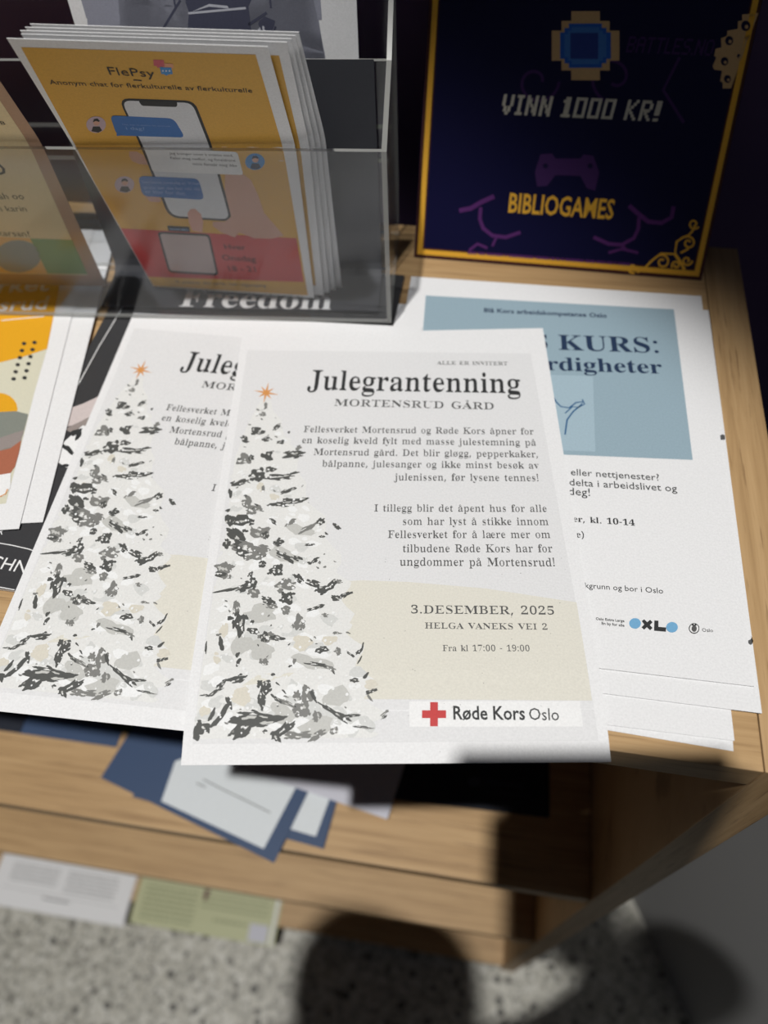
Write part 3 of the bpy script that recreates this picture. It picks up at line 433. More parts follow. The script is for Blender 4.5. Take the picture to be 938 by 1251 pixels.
PRINTS = {
  'J': [
   ('p', ((5.2, 16.0), (199.0, 24.7), (205.0, 287.3), (4.9, 287.3)), 1, 'print_ground'),
   ('p', ((68.7, 199.8), (86.9, 198.5), (113.1, 199.9), (155.6, 204.6), (203.7, 213.7), (204.1, 268.1), (88.1, 266.3), (8.8, 263.9), (6.0, 201.0)), 2, 'print_cream'),
   ('p', ((112.9, 267.7), (198.0, 268.4), (198.2, 280.7), (112.7, 280.1)), 3, 'print_white'),
   ('t', 'ALLE ER INVITERT', 'serif', 135.2, 33.4, 182.6, 35.4, 0.92, 5, 'ink_grey'),
   ('t', 'Julegrantenning', 'serifm', 48.8, 54.0, 188.8, 60.8, 1.3, 5, 'ink_dark'),
   ('t', 'MORTENSRUD GÅRD', 'serif', 67.3, 68.9, 170.2, 74.6, 0.86, 5, 'ink_grey'),
   ('t', 'Fellesverket Mortensrud og Røde Kors åpner for', 'serif', 48.7, 90.8, 193.5, 96.0, 1.12, 5, 'ink_grey'),
   ('t', 'en koselig kveld fylt med masse julestemning på', 'serif', 48.3, 99.8, 193.9, 105.0, 1.12, 5, 'ink_grey'),
   ('t', 'Mortensrud gård. Det blir gløgg, pepperkaker,', 'serif', 56.1, 109.4, 194.1, 114.2, 1.12, 5, 'ink_grey'),
   ('t', 'bålpanne, julesanger og ikke minst besøk av', 'serif', 61.7, 118.7, 193.8, 122.9, 1.12, 5, 'ink_grey'),
   ('t', 'julenissen, før lysene tennes!', 'serif', 105.8, 130.0, 192.4, 132.3, 1.12, 5, 'ink_grey'),
   ('t', 'I tillegg blir det åpent hus for alle', 'serif', 94.1, 152.5, 194.8, 154.6, 1.12, 5, 'ink_grey'),
   ('t', 'som har lyst å stikke innom', 'serif', 110.8, 162.2, 194.7, 163.8, 1.12, 5, 'ink_grey'),
   ('t', 'Fellesverket for å lære mer om', 'serif', 102.1, 171.1, 194.7, 172.6, 1.12, 5, 'ink_grey'),
   ('t', 'tilbudene Røde Kors har for', 'serif', 110.6, 180.7, 194.8, 182.0, 1.12, 5, 'ink_grey'),
   ('t', 'ungdommer på Mortensrud!', 'serif', 108.7, 189.5, 194.9, 191.2, 1.12, 5, 'ink_grey'),
   ('t', '3.DESEMBER, 2025', 'serif', 114.6, 219.2, 190.9, 220.9, 0.85, 5, 'ink_grey'),
   ('t', 'HELGA VANEKS VEI 2', 'serif', 121.7, 228.2, 186.3, 229.7, 0.85, 5, 'ink_grey'),
   ('t', 'Fra kl 17:00 - 19:00', 'serif', 130.6, 241.2, 175.7, 241.8, 1, 5, 'ink_grey'),
   ('p', ((119.1, 272.2), (131.1, 272.3), (131.0, 276.1), (119.0, 276.0)), 5, 'print_red'),
   ('p', ((123.3, 268.2), (127.2, 268.2), (126.8, 280.0), (122.9, 280.0)), 6, 'print_red'),
   ('t', 'Røde Kors', 'bold', 134.6, 276.7, 170.1, 277.2, 1.15, 5, 'ink_dark'),
   ('t', 'Oslo', 'sans', 172.1, 277.3, 186.8, 277.7, 1.1, 5, 'ink_dark'),
   ('p', ((30.3, 58.4), (23.6, 57.6), (25.8, 62.2), (22.4, 58.5), (21.0, 65.6), (20.9, 58.1), (17.1, 60.0), (20.0, 56.7), (13.4, 54.1), (20.1, 55.0), (17.9, 50.3), (21.3, 54.1), (22.7, 46.7), (22.8, 54.4), (26.7, 52.5), (23.7, 55.9)), 5, 'print_orange'),
   ('b', 22.6, 67.5, 1.3, 0.0, 0.2, 2.6, 4.6, 'tree_mid'),
   ('b', 21.3, 74.9, 2.2, 0.1, 0.2, 2.1, 4.6, 'tree_mid'),
   ('b', 19.8, 89.3, 4.7, 0.1, 0.3, 3.2, 5.1, 'tree_dark'),
   ('b', 25.4, 96.0, 2.2, 0.0, 0.2, 2.4, 5.1, 'tree_dark'),
   ('b', 16.6, 88.2, 1.9, 0.0, 0.2, 2.0, 5.1, 'tree_dark'),
   ('b', 31.3, 86.5, 2.4, -2.3, 0.8, 1.4, 5.1, 'tree_dark'),
   ('b', 11.9, 96.1, 2.8, 0.1, 0.3, 2.8, 5.1, 'tree_dark'),
   ('b', 35.4, 98.7, 2.4, -0.5, 0.3, 1.6, 5.1, 'tree_dark'),
   ('b', 39.4, 90.7, 0.9, 0.0, 0.1, 1.0, 5.1, 'tree_dark'),
   ('b', 13.1, 111.9, 5.3, 0.1, 0.4, 4.2, 4.6, 'tree_mid'),
   ('b', 17.3, 111.0, 1.8, 0.0, 0.3, 2.7, 5.1, 'tree_dark'),
   ('b', 10.0, 113.7, 1.4, -1.7, 1.1, 1.5, 5.1, 'tree_dark'),
   ('b', 27.5, 109.3, 3.8, 0.1, 0.3, 3.5, 5.1, 'tree_dark'),
   ('b', 43.8, 108.6, 6.7, -1.4, 0.6, 2.7, 5.1, 'tree_dark'),
   ('b', 46.5, 103.8, 2.1, 0.0, 0.1, 2.0, 4.6, 'tree_mid'),
   ('b', 30.6, 120.2, 3.3, 0.1, 0.2, 2.3, 5.1, 'tree_dark'),
   ('b', 23.1, 124.4, 5.3, 0.1, 0.4, 4.6, 5.1, 'tree_dark'),
   ('b', 11.8, 130.1, 4.7, -2.1, 0.8, 2.1, 5.1, 'tree_dark'),
   ('b', 35.2, 125.9, 9.0, 0.2, 0.2, 2.2, 5.1, 'tree_dark'),
   ('b', 41.1, 124.7, 6.4, -2.0, 0.4, 1.4, 5.1, 'tree_dark'),
   ('b', 7.5, 137.8, 1.2, 0.0, 0.4, 3.6, 5.1, 'tree_dark'),
   ('b', 42.7, 136.3, 4.0, -1.8, 0.6, 1.7, 5.1, 'tree_dark'),
   ('b', 27.1, 134.6, 1.2, 0.0, 0.2, 2.2, 4.6, 'tree_mid'),
   ('b', 46.2, 144.3, 8.5, -1.7, 0.4, 1.8, 5.1, 'tree_dark'),
   ('b', 36.9, 146.4, 5.1, 0.1, 0.2, 2.1, 5.1, 'tree_dark'),
   ('b', 41.8, 143.9, 2.9, 0.1, 0.1, 1.8, 5.1, 'tree_dark'),
   ('b', 53.4, 142.3, 2.0, 0.0, 0.0, 0.7, 5.1, 'tree_dark'),
   ('b', 18.5, 144.3, 3.2, 0.1, 0.5, 4.4, 4.6, 'tree_mid'),
   ('b', 21.2, 149.7, 4.4, 0.1, 0.4, 3.5, 4.6, 'tree_mid'),
   ('b', 7.5, 150.3, 1.5, 0.0, 0.1, 1.1, 5.1, 'tree_dark'),
   ('b', 9.0, 157.3, 2.9, 0.0, 0.5, 4.3, 5.1, 'tree_dark'),
   ('b', 16.9, 157.4, 6.5, 0.1, 0.5, 4.3, 5.1, 'tree_dark'),
   ('b', 25.5, 148.9, 2.9, 0.1, 0.3, 2.6, 4.6, 'tree_mid'),
   ('b', 35.0, 158.6, 2.4, 2.2, -0.6, 1.0, 5.1, 'tree_dark'),
   ('b', 51.2, 164.8, 8.5, 1.9, -0.3, 3.6, 3.8, 'tree_pale'),
   ('b', 55.4, 164.0, 4.7, -3.3, 0.8, 1.5, 4.6, 'tree_mid'),
   ('b', 45.1, 159.6, 2.6, -2.7, 1.0, 1.3, 4.6, 'tree_mid'),
   ('b', 63.0, 159.1, 2.4, -1.7, 0.9, 1.8, 5.1, 'tree_dark'),
   ('b', 72.4, 162.6, 2.3, 1.6, -0.7, 1.5, 5.1, 'tree_dark'),
   ('b', 64.2, 169.6, 1.7, 0.0, 0.0, 1.0, 5.1, 'tree_dark'),
   ('b', 27.1, 166.1, 5.7, 0.1, 0.4, 4.2, 4.6, 'tree_mid'),
   ('b', 31.5, 167.9, 2.1, 0.0, 0.2, 2.5, 5.1, 'tree_dark'),
   ('b', 39.7, 173.0, 3.1, 0.0, 0.2, 2.5, 5.1, 'tree_dark'),
   ('b', 14.5, 167.6, 5.7, 0.1, 0.6, 5.0, 5.1, 'tree_dark'),
   ('b', 9.6, 174.1, 2.5, 0.0, 0.4, 3.0, 5.1, 'tree_dark'),
   ('b', 20.3, 176.0, 7.0, 0.1, 0.5, 4.9, 4.6, 'tree_mid'),
   ('b', 18.5, 178.4, 4.1, 1.7, -0.6, 3.0, 5.1, 'tree_dark'),
   ('b', 24.3, 180.1, 6.3, 0.1, 0.5, 4.8, 4.6, 'tree_mid'),
   ('b', 57.4, 174.9, 2.5, 0.0, 0.1, 1.0, 5.1, 'tree_dark'),
   ('b', 51.0, 183.8, 3.4, 1.1, -0.3, 1.5, 5.1, 'tree_dark'),
   ('b', 60.8, 185.5, 2.3, -1.6, 0.6, 1.1, 5.1, 'tree_dark'),
   ('b', 58.1, 187.1, 1.4, 0.0, 0.1, 1.0, 5.1, 'tree_dark'),
   ('b', 44.0, 182.8, 5.9, 3.1, -0.6, 1.7, 5.1, 'tree_dark'),
   ('b', 31.9, 187.5, 1.9, 0.0, 0.2, 1.9, 5.1, 'tree_dark'),
   ('b', 10.0, 189.5, 4.8, 0.1, 0.4, 3.5, 4.6, 'tree_mid'),
   ('b', 39.1, 190.7, 3.4, 0.1, 0.2, 2.4, 5.1, 'tree_dark'),
   ('b', 25.5, 133.6, 3.0, 0.1, 0.5, 5.4, 3.6, 'tree_ochre'),
   ('b', 34.3, 141.0, 3.7, 0.1, 0.3, 3.6, 3.6, 'tree_ochre'),
   ('b', 14.6, 155.7, 3.6, 0.1, 0.4, 3.4, 3.6, 'tree_ochre'),
   ('b', 10.2, 191.3, 4.8, 0.1, 0.6, 4.7, 4.6, 'tree_mid'),
   ('b', 8.4, 193.6, 2.8, 0.0, 0.3, 2.5, 5.1, 'tree_dark'),
   ('b', 31.2, 187.3, 1.9, 0.0, 0.2, 2.5, 5.1, 'tree_dark'),
   ('b', 39.2, 192.5, 3.4, 0.1, 0.3, 3.1, 5.1, 'tree_dark'),
   ('b', 41.8, 190.2, 1.1, 0.2, -0.3, 3.7, 5.1, 'tree_dark'),
   ('b', 24.1, 178.6, 8.4, 0.1, 0.5, 4.9, 4.6, 'tree_mid'),
   ('b', 19.8, 177.8, 4.2, 0.1, 0.4, 3.9, 5.1, 'tree_dark'),
   ('b', 28.5, 181.1, 3.6, 0.1, 0.3, 2.9, 5.1, 'tree_dark'),
   ('b', 45.4, 201.1, 5.4, 0.1, 0.3, 3.8, 4.6, 'tree_mid'),
   ('b', 52.5, 196.6, 3.3, 3.0, -1.0, 1.4, 5.1, 'tree_dark'),
   ('b', 61.6, 200.6, 4.0, 2.1, -0.7, 1.9, 5.1, 'tree_dark'),
   ('b', 67.2, 203.7, 4.5, -1.3, 0.7, 2.7, 5.1, 'tree_dark'),
   ('b', 71.1, 200.7, 2.1, -2.9, 1.6, 1.5, 5.1, 'tree_dark'),
   ('b', 73.5, 209.5, 2.9, 0.0, 0.1, 1.8, 5.1, 'tree_dark'),
   ('b', 79.4, 207.2, 3.4, -1.7, 0.5, 1.2, 5.1, 'tree_dark'),
   ('b', 75.1, 199.2, 1.9, 0.0, 0.0, 1.2, 4.6, 'tree_mid'),
   ('b', 63.7, 214.9, 4.3, -1.7, 0.4, 1.1, 5.1, 'tree_dark'),
   ('b', 68.2, 219.8, 1.8, 0.0, 0.1, 1.2, 4.6, 'tree_mid'),
   ('b', 16.4, 203.0, 10.4, -2.4, 0.4, 1.2, 5.1, 'tree_dark'),
   ('b', 23.7, 201.6, 4.7, -2.5, 1.0, 2.0, 5.1, 'tree_dark'),
   ('b', 27.3, 199.3, 1.9, 0.8, -1.0, 4.3, 5.1, 'tree_dark'),
   ('b', 25.6, 193.8, 1.3, -1.4, 0.8, 1.0, 5.1, 'tree_dark'),
   ('b', 28.8, 205.5, 3.0, 0.0, 0.4, 3.8, 4.6, 'tree_mid'),
   ('b', 36.7, 210.9, 3.6, 1.5, -0.5, 2.1, 5.1, 'tree_dark'),
   ('b', 47.3, 209.5, 4.0, 0.1, 0.3, 3.7, 5.1, 'tree_dark'),
   ('b', 39.0, 213.9, 3.3, 0.0, 0.2, 1.8, 4.6, 'tree_mid'),
   ('b', 46.6, 216.9, 2.4, 0.0, 0.2, 2.9, 4.6, 'tree_mid'),
   ('b', 54.3, 223.6, 3.2, 0.0, 0.3, 4.6, 4.6, 'tree_mid'),
   ('b', 19.8, 215.1, 2.0, 0.0, 0.5, 4.4, 4.6, 'tree_mid'),
   ('b', 22.8, 224.6, 3.7, 0.0, 0.8, 7.2, 5.1, 'tree_dark'),
   ('b', 29.7, 228.3, 3.3, 1.0, -0.3, 1.9, 5.1, 'tree_dark'),
   ('b', 17.1, 220.9, 1.6, 0.0, 0.2, 1.5, 5.1, 'tree_dark'),
   ('b', 29.2, 223.3, 1.3, 0.0, 0.1, 1.2, 5.1, 'tree_dark'),
   ('b', 38.6, 232.7, 4.6, 0.1, 0.3, 3.1, 4.6, 'tree_mid'),
   ('b', 36.6, 231.9, 2.3, 0.0, 0.3, 3.1, 5.1, 'tree_dark'),
   ('b', 43.2, 232.7, 4.5, 1.3, -0.2, 1.4, 5.1, 'tree_dark'),
   ('b', 14.0, 235.9, 1.5, -0.3, 1.1, 3.8, 5.1, 'tree_dark'),
   ('b', 12.1, 241.4, 1.5, 0.0, 0.2, 1.4, 3.6, 'tree_ochre'),
   ('b', 6.2, 237.9, 0.5, 0.1, 0.2, 4.1, 5.1, 'tree_dark'),
   ('b', 23.4, 242.2, 0.8, 0.5, -0.7, 1.7, 5.1, 'tree_dark'),
   ('b', 24.3, 246.3, 0.9, 0.6, -1.0, 2.3, 5.1, 'tree_dark'),
   ('b', 37.3, 246.1, 2.3, 0.0, 0.2, 2.4, 4.6, 'tree_mid'),
   ('b', 67.6, 240.0, 3.6, 0.0, 0.1, 1.7, 5.1, 'tree_dark'),
   ('b', 74.9, 230.3, 2.6, 0.0, 0.0, 0.8, 4.6, 'tree_mid'),
   ('b', 75.9, 240.1, 1.9, 0.0, 0.1, 1.7, 4.6, 'tree_mid'),
   ('b', 83.0, 242.9, 2.0, 1.3, -0.4, 0.7, 5.1, 'tree_dark'),
   ('b', 87.4, 240.9, 1.9, -1.8, 0.7, 0.8, 5.1, 'tree_dark'),
   ('b', 88.9, 238.1, 0.5, 0.1, -0.4, 2.4, 5.1, 'tree_dark'),
   ('b', 87.5, 245.7, 0.4, 0.3, -1.1, 2.1, 5.1, 'tree_dark'),
   ('b', 65.4, 248.1, 6.3, 1.0, -0.1, 1.1, 5.1, 'tree_dark'),
   ('b', 70.5, 249.5, 4.2, 1.6, -0.3, 1.0, 4.6, 'tree_mid'),
   ('b', 73.8, 252.2, 1.5, 1.3, -0.3, 0.4, 5.1, 'tree_dark'),
   ('b', 53.5, 246.0, 1.0, 0.0, 0.1, 1.6, 4.6, 'tree_mid'),
   ('b', 85.2, 256.6, 2.5, 0.0, 0.0, 1.2, 5.1, 'tree_dark'),
   ('b', 90.8, 254.3, 0.6, 0.5, -1.4, 2.1, 5.1, 'tree_dark'),
   ('b', 93.4, 262.6, 2.9, -0.8, 0.3, 1.1, 5.1, 'tree_dark'),
   ('b', 92.8, 265.7, 0.5, -0.4, 1.6, 1.9, 4.6, 'tree_mid'),
   ('b', 42.9, 253.2, 1.1, 0.0, 0.1, 0.9, 5.1, 'tree_dark'),
   ('b', 45.6, 258.1, 1.0, 0.9, -0.3, 0.4, 5.1, 'tree_dark'),
   ('b', 49.2, 262.2, 1.1, 1.1, -0.3, 0.4, 5.1, 'tree_dark'),
   ('b', 24.2, 255.6, 5.4, -1.5, 0.7, 2.0, 5.1, 'tree_dark'),
   ('b', 16.9, 258.1, 2.2, -2.0, 0.8, 0.9, 5.1, 'tree_dark'),
   ('b', 13.6, 262.5, 3.6, -2.2, 0.6, 0.9, 5.1, 'tree_dark'),
   ('b', 8.7, 263.7, 2.5, 0.0, 0.1, 0.6, 5.1, 'tree_dark'),
   ('b', 39.7, 259.6, 3.5, 0.0, 0.3, 3.8, 5.1, 'tree_dark'),
   ('b', 38.3, 265.8, 2.0, 0.0, 0.4, 4.9, 5.1, 'tree_dark'),
   ('b', 21.6, 267.5, 1.4, -0.5, 1.3, 2.9, 5.1, 'tree_dark'),
   ('b', 19.5, 271.8, 1.2, 0.7, -2.1, 4.1, 5.1, 'tree_dark'),
   ('b', 15.7, 277.1, 1.2, 0.9, -2.0, 2.5, 5.1, 'tree_dark'),
   ('b', 13.5, 273.5, 1.1, 0.4, -1.0, 3.3, 5.1, 'tree_dark'),
   ('b', 56.2, 264.8, 2.5, 0.0, 0.1, 2.2, 4.6, 'tree_mid'),
   ('b', 51.5, 268.4, 6.9, 3.1, -0.4, 0.9, 4.6, 'tree_mid'),
   ('b', 45.7, 265.9, 3.0, 2.4, -0.6, 0.7, 5.1, 'tree_dark'),
   ('b', 61.2, 264.8, 3.1, 0.0, 0.2, 4.9, 4.6, 'tree_mid'),
   ('b', 64.3, 264.8, 0.8, -0.5, 2.0, 3.2, 5.1, 'tree_dark'),
   ('b', 59.0, 270.9, 4.9, 0.0, 0.2, 3.6, 4.6, 'tree_mid'),
   ('b', 34.7, 276.7, 13.3, -1.7, 0.8, 3.7, 5.1, 'tree_dark'),
   ('b', 28.9, 281.3, 5.3, -4.5, 2.2, 2.3, 5.1, 'tree_dark'),
   ('b', 38.2, 274.3, 8.6, 1.5, -0.2, 2.1, 5.1, 'tree_dark'),
   ('b', 9.1, 280.0, 2.8, -2.4, 2.8, 2.9, 5.1, 'tree_dark'),
   ('b', 6.4, 283.4, 1.6, 0.0, 0.3, 2.9, 5.1, 'tree_dark'),
   ('b', 76.3, 273.4, 7.5, 4.2, -0.8, 1.4, 5.1, 'tree_dark'),
   ('b', 72.6, 271.0, 1.9, 1.6, -0.6, 0.7, 5.1, 'tree_dark'),
   ('b', 83.7, 274.7, 4.9, -0.4, 0.1, 0.8, 5.1, 'tree_dark'),
   ('b', 88.7, 280.0, 4.2, 0.4, -0.0, 0.6, 5.1, 'tree_dark'),
   ('b', 92.3, 280.6, 2.4, 0.0, 0.0, 0.5, 4.6, 'tree_mid'),
   ('b', 100.2, 273.6, 2.0, -1.4, 0.5, 0.7, 4.6, 'tree_mid'),
   ('b', 100.2, 275.4, 1.4, -0.9, 0.3, 0.4, 5.1, 'tree_dark'),
   ('b', 49.7, 281.4, 4.5, -3.7, 1.8, 2.0, 5.1, 'tree_dark'),
   ('b', 46.8, 283.7, 1.6, -1.6, 2.3, 2.1, 5.1, 'tree_dark'),
   ('b', 57.1, 283.8, 6.7, 0.1, 0.1, 2.1, 4.6, 'tree_mid'),
   ('b', 66.8, 283.9, 4.1, -2.3, 1.0, 1.6, 4.6, 'tree_mid'),
   ('b', 75.3, 281.6, 1.4, 0.8, -1.2, 2.0, 4.6, 'tree_mid'),
   ('b', 66.5, 274.5, 2.1, -0.7, 1.3, 3.1, 4.6, 'tree_mid'),
   ('b', 14.6, 228.1, 3.3, 0.0, 0.7, 5.7, 3.6, 'tree_ochre'),
   ('b', 12.8, 244.9, 2.6, 0.0, 0.4, 3.0, 3.6, 'tree_ochre'),
   ('b', 57.0, 235.7, 7.8, 0.1, 0.3, 5.5, 3.6, 'tree_ochre'),
   ('b', 71.2, 234.4, 5.8, 0.1, 0.1, 3.5, 3.6, 'tree_ochre'),
   ('b', 27.6, 264.5, 7.5, 0.1, 0.5, 6.1, 3.6, 'tree_ochre'),
   ('b', 9.6, 271.7, 3.7, 0.0, 0.4, 3.6, 3.6, 'tree_ochre'),
   ('b', 93.4, 258.8, 5.0, 0.0, 0.0, 3.2, 3.6, 'tree_ochre'),
   ('b', 42.5, 181.4, 8.3, 1.8, -0.4, 4.7, 3.8, 'tree_pale'),
   ('b', 33.4, 218.2, 9.3, 0.1, 0.5, 5.8, 3.8, 'tree_pale'),
   ('b', 35.4, 239.6, 7.7, 0.1, 0.5, 5.5, 3.8, 'tree_pale'),
   ('b', 66.7, 279.3, 8.5, 0.1, 0.1, 4.6, 3.8, 'tree_pale'),
   ('b', 49.3, 273.2, 7.1, 2.5, -1.4, 4.4, 3.8, 'tree_pale'),
   ('b', 76.1, 264.9, 7.4, 0.1, 0.1, 4.9, 3.8, 'tree_pale'),
   ('b', 62.8, 246.7, 10.1, 2.0, -0.4, 3.9, 3.8, 'tree_pale'),
   ('b', 24.8, 236.7, 6.5, 0.1, 0.6, 5.5, 3.8, 'tree_pale'),
  ],
  'P': [
   ('p', ((13.1, 20.2), (189.8, 16.5), (191.6, 153.0), (21.1, 163.9)), 1, 'print_blue'),
   ('p', ((43.5, 95.1), (132.4, 88.6), (133.1, 153.4), (44.8, 159.1)), 2, 'print_pale_blue'),
   ('t', 'Blå Kors arbeidskompetanse Oslo', 'bold', 56.4, 33.7, 142.7, 30.5, 1, 5, 'ink_navy'),
   ('t', 'KURS:', 'serifb', 109.8, 66.2, 176.8, 62.0, 0.95, 5, 'ink_navy'),
   ('t', 'GRATIS', 'serifb', 22.6, 70.5, 102.3, 66.6, 0.95, 5, 'ink_navy'),
   ('t', 'Data', 'serifb', 29.7, 89.6, 65.0, 88.1, 0.95, 5, 'ink_navy'),
   ('t', 'rdigheter', 'serifb', 102.1, 86.5, 178.2, 81.4, 0.95, 5, 'ink_navy'),
   ('l', ((106.3, 109.3), (108.5, 114.5), (111.7, 118.4), (116.9, 118.9), (121.4, 113.7), (125.8, 112.5), (124.5, 115.5), (119.5, 121.8), (115.7, 129.2), (114.5, 141.7)), 1.0, 4, 'ink_blue'),
   ('l', ((114.4, 123.8), (119.0, 117.6), (122.7, 117.9), (126.8, 114.5), (125.3, 110.4)), 0.8, 4, 'ink_blue'),
   ('t', 'l eller nettjenester?', 'sans', 114.8, 173.6, 170.7, 171.5, 1, 5, 'ink_dark'),
   ('t', 'delta i arbeidslivet og', 'sans', 117.5, 181.3, 180.6, 178.6, 1, 5, 'ink_dark'),
   ('t', 'deg!', 'sans', 117.0, 188.4, 129.6, 187.8, 1, 5, 'ink_dark'),
   ('t', 'er, kl. 10-14', 'serifb', 119.7, 207.4, 154.9, 206.0, 0.95, 5, 'ink_dark'),
   ('t', 'e)', 'serifb', 121.4, 218.1, 125.9, 217.9, 0.95, 5, 'ink_dark'),
   ('t', 'kgrunn og bor i Oslo', 'sans', 126.3, 250.7, 168.2, 249.0, 1, 5, 'ink_dark'),
   ('t', 'Oslo Extra Large', 'bold', 131.8, 269.5, 146.8, 269.0, 1, 5, 'ink_dark'),
   ('t', 'En by for alle', 'bold', 134.8, 271.9, 146.7, 271.7, 1, 5, 'ink_dark'),
   ('p', ((155.4, 268.6), (155.2, 269.6), (154.7, 270.6), (154.0, 271.3), (153.2, 271.9), (152.2, 272.2), (151.3, 272.1), (150.4, 271.8), (149.8, 271.2), (149.4, 270.4), (149.2, 269.4), (149.4, 268.4), (149.9, 267.5), (150.6, 266.7), (151.5, 266.1), (152.5, 265.9), (153.4, 265.9), (154.3, 266.2), (154.9, 266.9), (155.3, 267.7)), 4, 'print_sky'),
   ('p', ((174.5, 268.5), (174.3, 269.5), (173.8, 270.4), (173.1, 271.2), (172.2, 271.7), (171.2, 272.0), (170.3, 272.0), (169.5, 271.6), (168.8, 271.0), (168.5, 270.2), (168.4, 269.3), (168.6, 268.3), (169.1, 267.3), (169.8, 266.6), (170.7, 266.0), (171.7, 265.7), (172.6, 265.8), (173.4, 266.1), (174.1, 266.7), (174.4, 267.5)), 4, 'print_sky'),
   ('p', ((155.9, 267.2), (157.2, 266.0), (158.7, 267.5), (160.3, 265.9), (161.5, 267.2), (160.0, 269.1), (161.3, 270.5), (160.0, 272.1), (158.4, 270.5), (156.9, 272.1), (155.6, 270.9), (157.1, 269.1)), 5, 'ink_dark'),
   ('p', ((162.5, 266.0), (164.6, 265.9), (164.4, 269.6), (168.4, 269.4), (168.1, 271.9), (162.0, 272.1)), 5, 'ink_dark'),
   ('p', ((185.6, 267.8), (185.4, 268.8), (185.0, 269.7), (184.3, 270.5), (183.5, 271.0), (182.6, 271.3), (181.8, 271.2), (181.1, 270.9), (180.5, 270.2), (180.2, 269.4), (180.1, 268.5), (180.3, 267.5), (180.8, 266.6), (181.5, 265.8), (182.3, 265.2), (183.2, 265.0), (184.0, 265.0), (184.7, 265.4), (185.3, 266.0), (185.6, 266.8)), 4, 'ink_dark'),
   ('p', ((185.2, 267.8), (185.0, 268.7), (184.6, 269.4), (184.1, 270.1), (183.4, 270.5), (182.7, 270.7), (182.0, 270.7), (181.4, 270.4), (180.9, 269.9), (180.6, 269.2), (180.6, 268.4), (180.8, 267.6), (181.2, 266.8), (181.7, 266.2), (182.4, 265.7), (183.1, 265.5), (183.8, 265.5), (184.4, 265.8), (184.9, 266.3), (185.1, 267.0)), 5, 'print_white'),
   ('p', ((184.3, 268.1), (184.1, 268.7), (183.9, 269.3), (183.6, 269.7), (183.1, 270.1), (182.7, 270.2), (182.3, 270.2), (181.9, 269.9), (181.7, 269.6), (181.5, 269.1), (181.5, 268.5), (181.6, 267.9), (181.9, 267.3), (182.2, 266.8), (182.6, 266.5), (183.0, 266.4), (183.5, 266.4), (183.8, 266.6), (184.1, 267.0), (184.2, 267.5)), 6, 'ink_grey'),
   ('p', ((181.6, 266.7), (182.4, 265.2), (183.0, 266.2), (183.9, 265.0), (184.4, 266.4)), 7, 'ink_dark'),
   ('t', 'Oslo', 'sans', 187.0, 269.5, 192.6, 269.1, 1, 5, 'ink_dark'),
  ],
  'Q': [
   ('b', 208.6, 118.1, 3.0, -0.4, -0.2, 2.0, 1, 'ink_grey'),
   ('b', 210.4, 257.5, 2.5, -0.3, -0.3, 2.4, 1, 'ink_grey'),
  ],
  'Y1': [
   ('p', ((-12.1, 6.1), (188.4, 26.3), (195.0, 80.2), (198.2, 144.8), (183.0, 151.2), (167.5, 155.4), (115.9, 165.4), (27.3, 167.3)), 2, 'print_yellow'),
   ('p', ((25.4, 162.3), (114.5, 160.3), (167.1, 153.6), (182.7, 149.9), (198.1, 143.5), (197.4, 187.2), (198.0, 237.0), (198.1, 277.7), (148.3, 281.3), (67.5, 274.8)), 1, 'print_sand'),
   ('p', ((189.1, 200.6), (189.4, 205.1), (188.5, 208.9), (186.4, 211.8), (183.3, 213.6), (179.6, 213.9), (175.6, 212.9), (171.7, 210.6), (168.1, 207.2), (165.4, 203.0), (163.7, 198.4), (163.3, 193.9), (164.1, 189.9), (166.2, 186.8), (169.3, 185.0), (173.1, 184.6), (177.3, 185.7), (181.3, 188.1), (184.8, 191.7), (187.5, 196.0)), 3, 'print_yellow'),
   ('p', ((125.5, 199.7), (177.0, 202.3), (188.3, 202.4), (197.3, 205.9), (197.5, 223.9), (194.6, 232.4), (183.9, 244.2), (140.4, 253.0)), 4, 'print_sage'),
   ('p', ((174.2, 230.7), (182.9, 224.9), (192.2, 221.3), (197.3, 219.5), (197.3, 232.6), (188.2, 234.0), (176.7, 241.5)), 5, 'print_stone'),
   ('p', ((170.5, 243.1), (185.3, 235.9), (191.6, 234.3), (197.4, 228.3), (198.0, 239.1), (197.8, 249.6), (196.0, 254.6), (189.7, 255.5), (174.5, 259.9)), 6, 'print_rust'),
   ('p', ((174.0, 257.9), (189.7, 255.5), (196.3, 254.6), (198.4, 265.9), (196.4, 271.7), (193.6, 273.0), (177.9, 274.1)), 7, 'print_white'),
   ('l', ((197.0, 267.0), (196.5, 270.7), (193.5, 272.6)), 0.9, 8, 'print_orange'),
   ('p', ((182.3, 138.1), (182.2, 139.1), (181.5, 139.8), (180.5, 139.7), (179.5, 138.9), (179.0, 137.8), (179.1, 136.7), (179.8, 136.1), (180.8, 136.2), (181.8, 136.9)), 5, 'ink_dark'),
   ('p', ((189.7, 137.7), (189.6, 138.8), (188.8, 139.4), (187.8, 139.3), (186.8, 138.5), (186.3, 137.4), (186.4, 136.3), (187.1, 135.7), (188.1, 135.8), (189.1, 136.5)), 5, 'ink_dark'),
   ('p', ((182.3, 145.2), (182.2, 146.2), (181.5, 146.8), (180.5, 146.7), (179.5, 146.0), (178.9, 144.9), (179.0, 143.8), (179.7, 143.2), (180.8, 143.3), (181.8, 144.0)), 5, 'ink_dark'),
   ('p', ((189.7, 144.8), (189.5, 145.9), (188.8, 146.5), (187.8, 146.4), (186.8, 145.6), (186.3, 144.5), (186.4, 143.4), (187.1, 142.8), (188.1, 142.9), (189.1, 143.7)), 5, 'ink_dark'),
